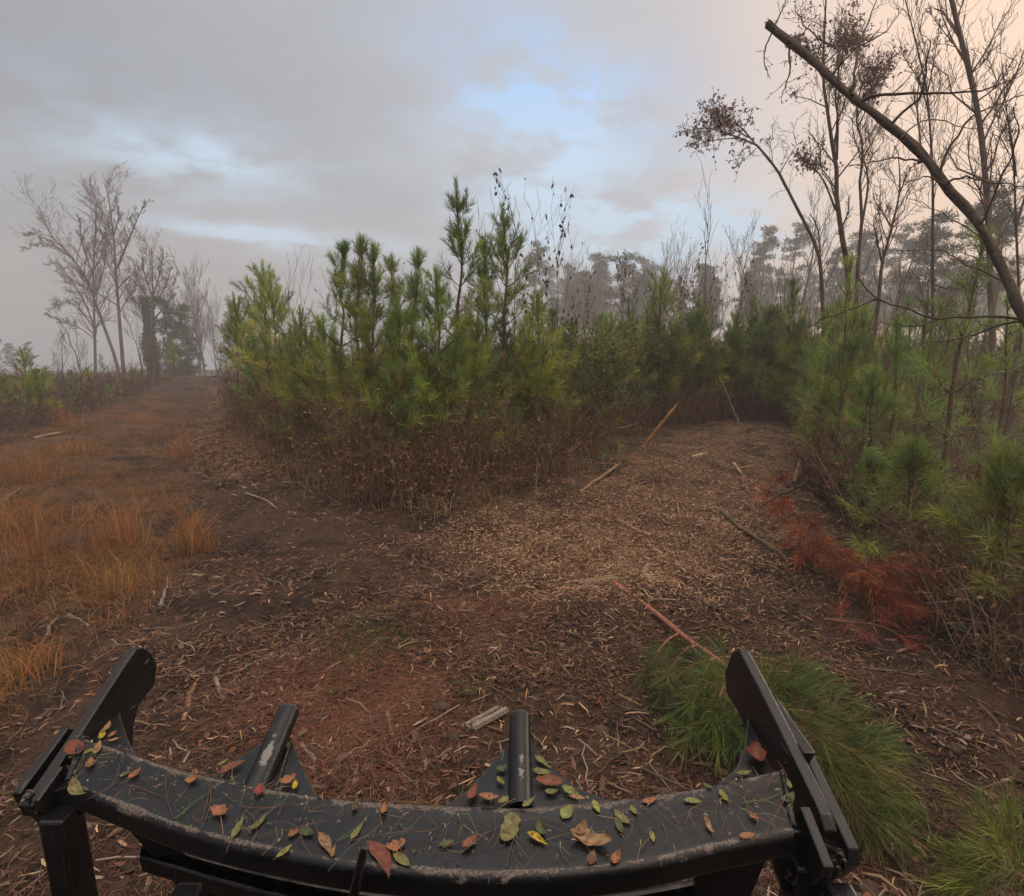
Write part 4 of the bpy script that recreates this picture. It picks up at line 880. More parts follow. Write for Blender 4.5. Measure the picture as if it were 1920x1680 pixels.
stick(1480, 975, 1600, 940, 5, (.20, .17, .15), 'grey thin branch in the slash behind the red bough', None, .1, 'stick', None, .06, False, 3)
stick(1295, 858, 1325, 852, 8, (.48, .35, .20), 'bright blond chunk lying on the tan clearing')
stick(1385, 880, 1450, 868, 7, (.28, .18, .11), 'brown splintered stick along the tan clearing top')
stick(1270, 940, 1275, 985, 5, (.30, .19, .11), 'upright thin tan stick in the open clearing', None, None)
stick(1375, 870, 1392, 892, 8, (.42, .30, .18), 'short blond splinter below the clearing top', None, None, 'stick', None, .02, True)
stick(60, 825, 116, 813, 9, (.26, .19, .13), 'old grey log lying at the scrub edge beyond the orange grass', None, None, 'log')
stick(88, 1196, 108, 1160, 8, (.26, .22, .19), 'grey stick on the soil below the orange grass, upright one of two')
stick(128, 1154, 166, 1178, 7, (.24, .20, .17), 'grey stick on the soil below the orange grass, slanting one of two')
stick(125, 1118, 182, 1090, 6, (.26, .19, .14), 'pale brown stick at the lower edge of the orange grass')
stick(300, 1140, 314, 1097, 8, (.30, .26, .23), 'whitish forked stick on bare soil between grass and mulch', None, None, 'stick', None, .05, False, 1)
stick(362, 1080, 418, 1086, 9, (.27, .215, .17), 'grey flat stick lying on the muddy bare patch')
stick(0, 940, 38, 920, 6, (.24, .20, .17), 'grey stick in the orange grass at the picture edge'.replace(' at the picture edge', ' by the bare dark patch'))
stick(360, 830, 420, 812, 6, (.20, .13, .09), 'brown stick lying along the upper trail')
stick(545, 870, 640, 780, 4, (.22, .17, .13), 'thin bare stem leaning out of the thicket toward the trail', None, .6)
stick(0, 1497, 70, 1518, 6, (.20, .16, .14), 'curved grey root on the soil outside the mount plate', None, None, 'stick', None, .12)
stick(565, 1395, 600, 1480, 8, (.16, .13, .11), 'dark forked root beside the first gusset', None, None, 'stick', None, .08, False, 2)
stick(1105, 1480, 1160, 1380, 7, (.13, .11, .10), 'dark grey straight stick behind the second gusset')
stick(1160, 1304, 1265, 1365, 7, (.30, .19, .10), 'frayed tan vine stem leading to the green pine crown', None, None, 'stick', None, .08)
stick(1690, 1640, 1755, 1662, 9, (.38, .25, .15), 'hooked pale stick on brown straw near the green bough', None, None, 'stick', None, .08)
stick(1680, 1224, 1718, 1212, 7, (.36, .27, .18), 'pale tan stick on dark leaf litter beyond the red bough')
stick(1870, 1210, 1925, 1180, 7, (.34, .27, .21), 'pale weathered stick rising from the leaf litter', None, .12, 'stick')
stick(1660, 1305, 1700, 1298, 8, (.24, .20, .17), 'grey curled stick beside the felled pine crown', None, None, 'stick', None, .1)
stick(1110, 822, 1195, 795, 5, (.24, .20, .17), 'grey fallen branch below the leafy shrubs', .15, .3, 'stick', None, .06, False, 3)
stick(1385, 795, 1345, 705, 5, (.30, .22, .15), 'thin pale snapped sapling stem leaning at the far clearing edge', None, 1.2)
stick(770, 968, 838, 930, 3, (.30, .19, .12), 'frayed straw coloured root clump at the thicket foot', None, .12, 'stick', None, .05, True, 5)

# ------------------------------------------------------------------ felled pine and boughs
def bough(root, stem, ends, cols, dens, nl, nw, sub, rng, r0=.012, stemcol=(.2, .11, .07), droop=.25, spread=(.3, 1.0), stemname='stem'):
    """stem: world points; ends: shoot tips; each shoot leaves the stem and carries needle tufts."""
    o0 = stem[0]; P = smooth_line(stem, 14); tb = MB(); tb.tubes((P - o0)[None], np.linspace(r0, r0 * .35, 14)[None], 8, np.array([stemcol]), True)
    acc = Acc(); S0, S1 = [], []
    for e in ends:
        k = np.argmin(np.linalg.norm(P - e, axis=1) + .35 * np.linalg.norm(e - P[0]) * 0); k = max(0, k - 2); b = P[k]; m = (b + e) / 2 + [0, 0, .10 * np.linalg.norm(e - b)]
        Q = smooth_line([b, m, e], 6); acc.add(Q - o0, r0 * .45, .0025, stemcol)
        S0.append(Q[-3]); S1.append(Q[-1]); S0.append(Q[-2]); S1.append(Q[-1])
        for j in range(sub):
            p, d = at(Q, rng.uniform(.3, .98)); q = unit(d * .7 + unit(rng.normal(size=3)) * [1, 1, .5] * .9); l = rng.uniform(.08, .22); S0.append(p); S1.append(p + q * l); acc.add(np.linspace(p, p + q * l, 3) - o0, .003, .002, stemcol)
    acc.flush(tb, 4); root.location = [float(q) for q in o0]; tb.build(stemname, M_BARK, root, True)
    nb = MB(); needles(nb, rng, np.array(S0) - o0, np.array(S1) - o0, dens, nl, nw, cols, .02, spread, droop, 0.0, .5); nb.build('foliage', M_NEEDLE, root)
rng = rs(51)
FP = thing('felled_pine', 'felled young pine with peeled red stem and green crown lying beside the tusk', 'fallen tree')
stem = [G(1150, 1092), G(1230, 1150, .06), G(1290, 1200, .10), G(1352, 1242, .14), G(1440, 1330, .20), G(1540, 1400, .22), G(1640, 1490, .2)]
ends = [G(x, y, z) for x, y, z in ((1212, 1262, .12), (1235, 1305, .14), (1262, 1345, .14), (1300, 1380, .12), (1345, 1402, .10), (1250, 1270, .2), (1295, 1320, .22), (1335, 1350, .2), (1310, 1290, .25), (1390, 1300, .25), (1470, 1290, .3), (1520, 1262, .22), (1560, 1285, .25), (1600, 1320, .25), (1585, 1360, .3), (1640, 1372, .22), (1665, 1420, .18), (1680, 1460, .15), (1640, 1440, .28), (1560, 1430, .3), (1520, 1370, .32), (1500, 1440, .25), (1560, 1490, .2), (1610, 1520, .18), (1660, 1530, .14), (1700, 1520, .12), (1690, 1575, .10), (1640, 1560, .1), (1480, 1340, .3), (1540, 1330, .3), (1420, 1380, .2), (1380, 1390, .15))]
GFALL = [(.085, .16, .035), (.11, .19, .035), (.06, .12, .035), (.15, .22, .04), (.09, .165, .035), (.19, .16, .06)]
bough(FP, stem, ends, GFALL, 250, (.14, .24), (.0013, .0021), 4, rng, .030, (.24, .115, .07), .06, (.3, 1.1))
DB = thing('dead_pine_bough', 'rust red dead pine bough lying at the clearing edge', 'branch')
stem = [G(1445, 905, .35), G(1490, 990, .35), G(1560, 1040, .3), G(1640, 1070, .28), G(1735, 1100, .2)]
ends = [G(x, y, z) for x, y, z in ((1442, 925, .4), (1460, 900, .45), (1468, 950, .4), (1450, 960, .3), (1500, 1000, .4), (1520, 985, .4), (1545, 1015, .42), (1530, 1045, .3), (1500, 1050, .2), (1570, 1060, .3), (1600, 1090, .2), (1640, 1110, .2), (1670, 1130, .18), (1700, 1150, .15), (1720, 1070, .35), (1740, 1050, .35), (1690, 1090, .3), (1650, 1140, .1), (1760, 1100, .2), (1730, 1140, .15), (1600, 1050, .3))]
RUST = [(.34, .095, .036), (.27, .072, .03), (.39, .135, .055), (.18, .052, .026)]
bough(DB, stem, ends, RUST, 210, (.12, .20), (.0014, .0024), 5, rng, .012, (.13, .075, .05), .12)
for nm, lb, st, en, cl, dn in (
    ('dead_pine_bough', 'small rust red dead twig tuft beyond the large dead bough', [(1870, 1080, .15), (1860, 1110, .1)], [(1850, 1085, .2), (1890, 1070, .2), (1880, 1100, .15), (1865, 1125, .1)], RUST, 140),
    ('dead_pine_bough', 'flat rust red needle bough under the felled crown', [(1545, 1160, .08), (1640, 1170, .05)], [(1580, 1150, .1), (1620, 1190, .05), (1660, 1165, .06), (1700, 1200, .04)], RUST, 150),
    ('pine_bough', 'bright green pine bough lying on straw beyond the outer plate', [(1960, 1690, .1), (1890, 1620, .15), (1850, 1570, .15)], [(1850, 1545, .2), (1880, 1530, .22), (1905, 1570, .25), (1830, 1600, .15), (1810, 1640, .12), (1860, 1640, .2), (1900, 1640, .25), (1840, 1680, .12), (1790, 1660, .06), (1910, 1600, .25), (1870, 1590, .2)], [(.10, .14, .022), (.12, .16, .025), (.075, .115, .025)], 220),
    ('pine_bough', 'green pine tuft lying between the shrub pole and the tan clearing', [(1140, 868, .05), (1150, 835, .2)], [(1130, 835, .35), (1150, 825, .4), (1165, 840, .3), (1140, 850, .3), (1125, 858, .15), (1170, 860, .15)], GRN, 150),
    ('pine_bough', 'low green pine bough over the clearing edge above the red bough', [(1690, 1020, .1), (1630, 1030, .2)], [(1610, 1030, .3), (1640, 1015, .35), (1665, 1040, .25), (1600, 1045, .2), (1680, 1010, .3)], YEL, 150),
    ('pine_bough', 'little tuft of green needles in the rusty straw patch', [(655, 1275, .0), (655, 1262, .03)], [(642, 1255, .05), (660, 1248, .06), (672, 1262, .05), (650, 1270, .04)], GFALL, 90),
    ('pine_bough', 'green needle tuft beside the pale curved root', [(910, 1312, .0), (905, 1298, .03)], [(885, 1288, .05), (905, 1280, .06), (925, 1295, .05), (895, 1302, .04)], GFALL, 90)):
    t = thing(nm, lb, 'branch'); bough(t, [G(*p) for p in st], [G(*p) for p in en], cl, dn, (.10, .19), (.001, .0017), 3, rng, .008)

# ------------------------------------------------------------------ standing tufts of dry grass
rng = rs(61)
for px, py, n, h, s, lb in (
    (340, 862, 110, .75, .10, 'tall orange grass tuft beside the trail, standing apart'), (368, 1035, 150, .62, .10, 'fan shaped orange grass tuft with a green patch behind it'),
    (218, 1030, 190, .75, .16, 'bushy orange grass tuft at the middle of the grass strip'), (215, 1110, 120, .5, .18, 'low orange grass tuft below the bushy one'),
    (50, 900, 200, .9, .30, 'broad orange grass clump below the old grey log'), (20, 1010, 200, .75, .2, 'orange grass clump beside the bare dark patch'),
    (65, 1060, 170, .6, .2, 'orange grass clump between two bare soil patches'), (125, 800, 120, .85, .2, 'tall rusty grass clump against the green scrub'),
    (150, 850, 160, .5, .28, 'wide low grass clump on the upper strip'), (255, 790, 140, .4, .28, 'thin grass clump along the upper trail edge'),
    (110, 975, 150, .45, .25, 'ragged orange grass clump behind the bare patches'), (20, 1290, 160, .35, .18, 'faded yellow grass clump near the soil bank'),
    (75, 1250, 120, .25, .11, 'short yellow grass clump at the bottom of the strip'), (345, 1010, 60, .5, .08, 'thin upright grass spray behind the fan shaped tuft')):
    c = G(px, py); P = np.concatenate([rng.normal(0, s, (n, 2)) * [1, .7], np.zeros((n, 1))], 1); t = thing('grass_tuft', lb, 'grass tuft', c); P[:, 2] = ghf(P[:, 0] + c[0], P[:, 1] + c[1]) - c[2]
    mb = MB(); grass_blades(mb, rng, P, (h * .45, h * 1.15), (.0020, .0036), [(.38, .18, .065), (.32, .145, .055), (.42, .225, .095), (.26, .13, .055)], .22 if n < 130 else .35, .25); mb.build('blades', M_GRASS, t)
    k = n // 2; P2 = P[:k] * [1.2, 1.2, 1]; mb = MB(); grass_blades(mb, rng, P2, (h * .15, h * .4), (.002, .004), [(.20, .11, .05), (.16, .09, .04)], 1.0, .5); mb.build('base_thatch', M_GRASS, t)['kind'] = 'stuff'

# ------------------------------------------------------------------ young pines
used = set()
_ex = [-80, 0, 115, 200, 330, 400, 412, 432, 560, 655, 770, 900, 1030, 1115, 1190, 1290, 1400, 1500, 1530, 1580, 1660, 1770, 1900, 2000]
_ey = [838, 826, 792, 768, 712, 700, 716, 795, 878, 928, 955, 925, 888, 850, 800, 782, 778, 795, 850, 985, 1070, 1210, 1330, 1400]
_ed = [G(x, y)[1] for x, y in zip(_ex, _ey)]
def edge(px): return float(np.interp(px, _ex, _ed))
def put(root, px, pt, Y, lb, *a, **k):
    Y = max(Y, edge(px) + 1.1); a = (px, pt, Y, lb) + a
    f = root.name not in used; used.add(root.name); return stand(root, *a, first=f, **k)
PA = young_pine('young_pine', 'pine', 101, 4.7, .20, dens=150, lead=1.1)
PB = young_pine('young_pine', 'pine', 102, 4.5, .26, dens=150)
PC = young_pine('young_pine', 'pine', 103, 4.2, .24, dens=140)
PD = young_pine('young_pine', 'pine', 104, 3.2, .30, dens=140, lead=.7, clear=.40)
PE = young_pine('young_pine', 'pine', 105, 3.0, .27, (GRN, GRN), dens=120, lead=.7)
PF = young_pine('young_pine', 'pine', 106, 4.4, .34, dens=150, nl=(.18, .28), clear=.38)
PG = young_pine('young_pine', 'pine', 107, 1.5, .42, (YEL[1:2] + GRN[:2], GRN), dens=150, lead=.35, clear=.12, gapw=(.2, .3))
PH = young_pine('young_pine', 'pine', 108, 3.6, .13, (GRN, GRN), dens=140, lead=1.0)
PL = young_pine('young_pine', 'pine', 111, 4.4, .24, (GRN, GRN), dens=85, nl=(.17, .26), clear=.22, gapw=(.5, .8))
for v, px, pt, Y, lb in (
    (PA, 857, 371, 9.6, 'tallest young pine, with a long brushy leader, in the middle of the thicket'),
    (PB, 957, 402, 9.3, 'young pine with broad bright lower boughs and a dead vine on its leader'),
    (PC, 622, 470, 9.4, 'bushy topped young pine, paired with a slimmer one, beside the trail end of the thicket'),
    (PH, 662, 464, 9.9, 'slim candle topped young pine standing just behind the bushy one'),
    (PH, 690, 480, 10.2, 'thin dark pine leader beside the slim candle topped pine'),
    (PH, 733, 500, 10.6, 'small dark pine top with open spaced candles'),
    (PH, 770, 490, 10.2, 'narrow pine top rising next to the tallest young pine'),
    (PD, 485, 502, 10.5, 'dark pine with several candles at the thicket corner by the trail'),
    (PD, 510, 520, 10.9, 'pine leaning against the dark candled corner pine'),
    (PD, 432, 592, 13.5, 'low pine at the outermost corner of the thicket'),
    (PD, 455, 560, 12.0, 'pointed pine beside the low corner pine'),
    (PD, 560, 585, 10.4, 'short slender pine between the corner pine and the bushy pine'),
    (PF, 815, 520, 8.9, 'yellowish spreading pine in front of the tallest pine'),
    (PF, 700, 590, 9.0, 'yellow green spreading pine at the thicket front'),
    (PF, 1010, 560, 9.6, 'yellow green pine leaning out beside the broad pine'),
    (PD, 600, 600, 9.0, 'olive pine low at the thicket front near the trail'),
    (PH, 905, 470, 11.0, 'green pine half seen between the two tallest'),
    (PD, 750, 570, 9.6, 'olive pine below the narrow pine top'),
    (PD, 540, 650, 9.6, 'low yellowish pine at the trailside thicket foot'),
    (PD, 880, 600, 9.0, 'thin yellow pine before the gap of the two tallest'),
    (PC, 1045, 590, 12.0, 'pale pine behind the dead vine sapling'),
    (PD, 1235, 512, 14.0, 'open branched pine behind the leafy shrubs'),
    (PH, 1325, 570, 12.0, 'dark narrow pine above the red brown leaning pole'),
    (PD, 1290, 650, 13.2, 'dark bushy pine overhanging the leaning pole'),
    (PE, 1415, 562, 17.0, 'blue green pine beyond the far clearing edge'),
    (PE, 1388, 590, 16.0, 'smaller blue green pine beside the other blue green one'),
    (PC, 1492, 535, 13.0, 'green pine in front of the bent tree'),
    (PL, 1605, 492, 10.5, 'tall pine in front of the twin trunks'),
    (PE, 1560, 570, 11.5, 'pine filling the gap before the bent tree'),
    (PL, 1660, 600, 9.0, 'yellow green pine with long loose boughs behind the bare limb'),
    (PL, 1838, 452, 5.9, 'large near pine with brown trunk below the leaning trunk'),
    (PL, 1700, 610, 7.8, 'pine with light fans of needles beside the large near pine'),
    (PL, 1920, 560, 6.6, 'pine crowding the large near pine from behind'),
    (PL, 1745, 570, 9.5, 'dim pine behind the bare limb tips'),
    (PG, 1640, 862, 6.6, 'knee high pine at the clearing edge with a bright tuft'),
    (PG, 1890, 890, 5.0, 'waist high pine below the large near pine'),
    (PG, 1715, 850, 5.8, 'waist high pine with hanging fans beside the clearing'),
    (PG, 1545, 760, 8.8, 'small pine among brown stems at the far clearing corner'),
    (PG, 1925, 880, 4.4, 'small green pine among dark brush'),
    (PG, 762, 765, 8.2, 'stunted bright yellow pine in the brown thicket front'),
    (PG, 945, 830, 8.6, 'tiny green pine low in the thicket front'),
    (PG, 930, 735, 8.8, 'short green pine under the broad boughs'),
    (PG, 615, 800, 8.4, 'dull low pine in brown brush by the trail'),
    (PG, 440, 742, 12.5, 'dark low pine bush where the trail passes the thicket'),
    (PD, 45, 655, 19.0, 'dark pine tip above the scrub beyond the grass'),
    (PD, 88, 690, 21.0, 'smaller pine beside the dark pine tip in the scrub'),
    (PD, 5, 700, 17.0, 'green pine at the end of the scrub row'),
    (PG, 92, 770, 18.5, 'round green bush pine behind the rusty grass'),
    (PD, 245, 690, 27.0, 'misty pine under the tall bare trees'),
    (PD, 320, 640, 29.0, 'misty pine at the foot of the ivy covered trunk'),
    (PD, 135, 715, 22.0, 'misty pine between scrub and bare trees')):
    put(v, px, pt, Y, lb)
PJ = young_pine('young_pine', 'pine', 109, 2.6, .40, (YEL, GRN), dens=170, nl=(.17, .26), clear=.10, lead=.6)
PK = young_pine('young_pine', 'pine', 110, 2.8, .36, (GRN, GRN), dens=170, nl=(.15, .24), clear=.10, lead=.6)
for v, px, pt, Y, lb in ((PJ, 1480, 620, 11.5, 'bushy yellow green pine at the far clearing edge, low to the ground'), (PK, 1400, 640, 12.5, 'bushy green pine closing the far end of the clearing'), (PJ, 1590, 640, 9.8, 'bushy pine just behind the brown stems at the clearing corner'), (PK, 1330, 660, 12.8, 'low green pine beside the snapped leaning stem'),
    (PF, 990, 640, 11.0, 'bushy bright pine at the end of the thicket by the pale grass'), (PF, 640, 640, 10.6, 'bushy yellow green pine at the thicket front below the paired tops'), (PK, 480, 640, 10.6, 'bushy dark pine at the trailside corner'), (PF, 760, 650, 9.8, 'bushy yellow pine over the stunted bright one'), (PD, 860, 640, 10.2, 'bushy green pine below the tallest pine'), (PF, 560, 660, 12.0, 'bushy olive pine between trail corner and thicket front'),
    (PK, 1660, 700, 8.0, 'low bushy pine behind the brush at the clearing edge')): put(v, px, pt, Y, lb)
rng = random.Random(9)
for i in range(34):
    put(rng.choice([PJ, PK, PJ, PD]), rng.uniform(1050, 1650), rng.uniform(575, 650), rng.uniform(12.5, 19), 'bushy young pine in the green mass behind the clearing', 'bushy pines behind the clearing')
for i in range(16):
    put(rng.choice([PD, PE, PL]), rng.uniform(1080, 1900), rng.uniform(555, 640), rng.uniform(14, 24), 'young green pine in the hazy mass behind the clearing', 'young pines behind the clearing')
for x_, t_, lb in ((470, 690, 'leafy low pine filling the trailside corner'), (585, 700, 'low spreading pine in the brush near the trail'), (690, 690, 'low spreading pine in the brush below the paired tops'), (810, 700, 'low spreading yellowish pine in the middle of the brush'), (925, 690, 'low spreading pine under the broad boughs'), (1030, 690, 'low spreading pine at the pale grass'), (1120, 680, 'low spreading pine near the golden pole')):
    put(PJ, x_, t_, edge(x_) + 1.3, lb)
for i in range(15):
    x_ = rng.uniform(440, 1180); put(PG, x_, rng.uniform(700, 800), edge(x_) + .9, 'stunted green pine in the brown brush at the thicket foot', 'stunted pines at the thicket foot')
for i in range(14):
    put(rng.choice([PD, PF, PH]), rng.uniform(480, 1040), rng.uniform(600, 680), rng.uniform(10, 15), 'young pine half hidden inside the thicket', 'young pines inside the thicket')
for i in range(40):
    put(rng.choice([PD, PJ, PK, PK]), rng.uniform(-60, 330), rng.uniform(690, 765), rng.uniform(15.5, 34), 'misty young pine in the scrub beyond the grass', 'young pines in the misty scrub')

for i in range(24):
    put(rng.choice([PL, PE, PL, PD]), rng.uniform(1540, 1940), rng.uniform(560, 670), rng.uniform(9.5, 19), 'wispy young pine behind the bare stems under the leaning trunk', 'wispy pines under the leaning trunk')
# ------------------------------------------------------------------ leafy shrubs
SA = leafy_shrub('shrub', 's', 201, 2.4, [(.15, .18, .05), (.19, .21, .06), (.12, .16, .05)])
SB = leafy_shrub('shrub', 's', 202, 1.8, [(.075, .12, .04), (.10, .15, .04), (.06, .10, .04)], 10, 5200)
for v, px, pt, Y, lb in ((SA, 1115, 610, 11.4, 'small leaved olive shrub beside the dead vine sapling'), (SA, 1185, 600, 12.6, 'small leaved yellowish shrub behind the dark shrubs'), (SA, 1250, 615, 13.0, 'tall speckled shrub below the open branched pine'),
    (SB, 1150, 690, 11.2, 'dark green shrub at the thicket end by the golden pole'), (SB, 1225, 690, 12.4, 'dark green shrub above the leaning pole foot'), (SB, 1285, 700, 12.8, 'dark green shrub the leaning pole rests on'),
    (SA, 1080, 640, 10.5, 'pale shrub between broad pine and vine sapling'), (SB, 455, 765, 11.6, 'low dark shrub on the trail corner'), (SA, 1345, 640, 12.5, 'thin olive shrub at the far end of the clearing')): put(v, px, pt, Y, lb)

# ------------------------------------------------------------------ bare saplings
TA = sapling('bare_sapling', 's', 301, 3.4, 40); TB = sapling('bare_sapling', 's', 302, 3.0, 0); TC = sapling('bare_sapling', 's', 303, 3.8, 90, n=(16, 4)); TD = sapling('bare_sapling', 's', 304, 2.6, 0, n=(8, 3), up=.8)
for v, px, pt, Y, lb in ((TC, 955, 378, 9.0, 'bare vine stem with dark dead leaves climbing above a pine leader'), (TC, 1067, 430, 10.0, 'bare sapling with a dead vine, standing alone against far pines'), (TA, 1010, 440, 9.8, 'bare sapling with dangling dark leaves beside the broad pine'),
    (TB, 1318, 388, 13.0, 'tall many branched bare sapling above the clearing'), (TC, 1310, 500, 12.5, 'dark leafed vine sapling in front of the many branched one'), (TB, 905, 430, 10.0, 'bare twiggy sapling between the two tallest pines'), (TB, 540, 515, 11.0, 'bare sapling rising between trailside pines'),
    (TD, 565, 540, 11.0, 'thin bare whip beside the trailside sapling'), (TC, 3, 640, 15.0, 'dark vine covered stem at the end of the scrub'), (TB, 1380, 640, 13.0, 'bare sapling at the far clearing edge'), (TD, 1505, 560, 9.5, 'thin bare stem crossing the pine at the clearing edge'),
    (TB, 1700, 500, 9.0, 'bare sapling in front of the thin tall trunk'), (TD, 1650, 560, 8.2, 'slender stem rising through the long loose boughs'), (TB, 1760, 560, 7.5, 'bare twiggy sapling under the fallen limb'), (TA, 1870, 560, 7.0, 'bare sapling with few leaves behind the leaning trunk base'),
    (TC, 790, 600, 8.9, 'dead brown vine clump in the yellow pine boughs'), (TB, 640, 820, 8.3, 'bare bush low at the thicket foot'), (TD, 840, 700, 8.6, 'bare grey stem before the yellow pines'), (TD, 985, 760, 8.9, 'bare grey stem below the broad pine')): put(v, px, pt, Y, lb)
for i in range(26):
    put(rng.choice([TA, TB, TC, TD]), rng.uniform(1080, 1420), rng.uniform(500, 580), rng.uniform(14, 26), 'hazy bare sapling in the brown scrub below far pines', 'bare saplings in the scrub')
for i in range(14):
    put(rng.choice([TB, TD, TA]), rng.uniform(500, 1060), rng.uniform(560, 640), rng.uniform(9, 13), 'bare thin stem inside the pine thicket', 'bare stems inside the thicket')
for i in range(34):
    put(rng.choice([TB, TD]), rng.uniform(1450, 1940), rng.uniform(480, 680), rng.uniform(6.5, 16), 'bare thin stem among pines near the leaning trunk', 'bare stems near the leaning trunk')
for i in range(16):
    put(rng.choice([TB, TD]), rng.uniform(60, 400), rng.uniform(650, 720), rng.uniform(22, 36), 'misty bare stem in the scrub under the tall trees', 'bare stems in the misty scrub')

# ------------------------------------------------------------------ traced bare trees
def traced(name, label, base, limbs, seed, r0, col, n=(9, 5), ratio=.30, up=.35, rmin=.006, depth=2, leaves=0, lcols=None, Y=14.0, lsz=(.06, .12), lbox=None, tmin=.25, trunkr=None, cat='bare tree', dY=1.5, rsc=.6):
    """limbs: [(pixel polyline, radius0, radius1, n scale)], first is the trunk."""
    rng = rs(seed); root = thing(name, label, cat, base); b = np.array(base); tb, acc = MB(), Acc()
    for k, L in enumerate(limbs):
        pl, ra, rb = L[:3]; ra *= rsc; rb *= rsc; y1 = Y + (0 if k == 0 else rng.uniform(-dY, dY)); ra *= max(1, Y / 29); rb *= max(1, Y / 29); P = limb(pl, Y, y1, 12 if k == 0 else 9) - b
        if k == 0: P = np.concatenate([[[P[0, 0], P[0, 1], 0]], P]) if P[0, 2] > .05 else P
        tb.tubes(P[None], np.linspace(ra, rb, len(P))[None], 7, np.array([col]))
        nn = [max(2, int(n[0] * (L[3] if len(L) > 3 else 1)))] + list(n[1:]); grow(acc, rng, P, ra, rb, depth, nn, ratio, col, L[4] if len(L) > 4 else tmin, up, (.45, 1.05), .17, rmin, .5)
    tb.build('trunk', M_BARK, root); cb = MB(); acc.flush(cb, 3)
    if not leaves: cb.build('crown', M_TWIG, root)
    if leaves:
        tips = np.concatenate(acc.tips)
        tips = np.stack(acc.tips)
        if lbox is not None:
            keep = np.zeros(len(tips), bool)
            w = tips[:, -1] + b - [0, 0, CAM_H]; c, s = math.cos(PITCH), math.sin(PITCH); zc = w[:, 1] * c - w[:, 2] * s; yd = -(w[:, 1] * s + w[:, 2] * c); px = 960 + FPX * w[:, 0] / zc; py = 840 + FPX * yd / zc
            for x0, y0, x1, y1 in lbox: keep |= (px > x0) & (px < x1) & (py > y0) & (py < y1)
            tips = tips[keep] if keep.any() else tips
        M = leaves // 6; e0 = tips[rng.randint(0, len(tips), M)][:, -1]; dv = unit(rdir(rng, M) + [0, 0, .15]); ln_ = rng.uniform(.15, .5, M); tt = np.linspace(0, 1, 4)
        TW = e0[:, None] + dv[:, None] * (ln_[:, None] * tt)[:, :, None] + rng.normal(0, .03, (M, 4, 3)) * tt[None, :, None]; cb.tubes(TW, .0035, 3, np.array([col]).repeat(M, 0)); cb.build('crown', M_TWIG, root)
        p = TW[rng.randint(0, M, leaves), rng.randint(1, 4, leaves)] + rng.normal(0, .015, (leaves, 3)); D = unit(rdir(rng, leaves) + [0, 0, -.4]); lb = MB(); lb.leaves(p, D, perp(D, rng), rng.uniform(*lsz, leaves), rng.uniform(.014, .028, leaves), pal(rng, leaves, lcols)); lb.build('dead_leaves', M_DEADLEAF, root)
    return root
def foot(px, Y): t = AY(px, 700, Y); return (float(t[0]), Y, float(ghf(t[0], Y)))
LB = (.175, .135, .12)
LY = 66.0
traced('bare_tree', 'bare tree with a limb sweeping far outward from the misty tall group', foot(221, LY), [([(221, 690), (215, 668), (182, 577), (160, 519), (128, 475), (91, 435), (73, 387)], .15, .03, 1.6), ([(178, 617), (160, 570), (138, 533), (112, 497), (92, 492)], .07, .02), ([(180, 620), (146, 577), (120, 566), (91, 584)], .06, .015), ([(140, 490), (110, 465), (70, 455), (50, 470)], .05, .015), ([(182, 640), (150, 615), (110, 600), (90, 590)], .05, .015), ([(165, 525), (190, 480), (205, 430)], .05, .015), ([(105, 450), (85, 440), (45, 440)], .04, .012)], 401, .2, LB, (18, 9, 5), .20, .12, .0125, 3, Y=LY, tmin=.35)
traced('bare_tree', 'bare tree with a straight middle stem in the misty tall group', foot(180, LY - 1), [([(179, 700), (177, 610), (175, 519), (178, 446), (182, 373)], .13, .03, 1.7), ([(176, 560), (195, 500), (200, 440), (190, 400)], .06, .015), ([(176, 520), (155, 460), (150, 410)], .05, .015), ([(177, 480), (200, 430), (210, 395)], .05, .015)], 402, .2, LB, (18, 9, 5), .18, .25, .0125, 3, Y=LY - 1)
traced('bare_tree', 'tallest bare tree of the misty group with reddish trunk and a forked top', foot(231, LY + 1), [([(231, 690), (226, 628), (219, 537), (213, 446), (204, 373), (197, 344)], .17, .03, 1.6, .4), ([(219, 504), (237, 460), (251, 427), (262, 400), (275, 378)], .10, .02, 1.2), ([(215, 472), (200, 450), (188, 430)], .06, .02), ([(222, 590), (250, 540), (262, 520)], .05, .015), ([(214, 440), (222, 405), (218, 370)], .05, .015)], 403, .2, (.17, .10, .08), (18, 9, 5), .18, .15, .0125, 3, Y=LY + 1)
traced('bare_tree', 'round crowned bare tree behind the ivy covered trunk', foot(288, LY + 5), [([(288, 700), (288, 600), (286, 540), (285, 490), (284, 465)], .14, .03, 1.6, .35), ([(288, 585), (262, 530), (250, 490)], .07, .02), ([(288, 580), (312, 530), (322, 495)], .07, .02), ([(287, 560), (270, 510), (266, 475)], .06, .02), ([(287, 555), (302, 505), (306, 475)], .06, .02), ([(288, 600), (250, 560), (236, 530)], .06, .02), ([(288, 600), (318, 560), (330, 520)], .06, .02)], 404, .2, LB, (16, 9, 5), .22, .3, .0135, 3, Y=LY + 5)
BT = bare_tree('bare_tree', 'b', 411, 8.0); BU = bare_tree('bare_tree', 'b', 412, 7.0, n=(15, 6, 4), up=.7); BV = bare_tree('bare_tree', 'b', 413, 6.0, n=(10, 5, 4), tmin=.45)
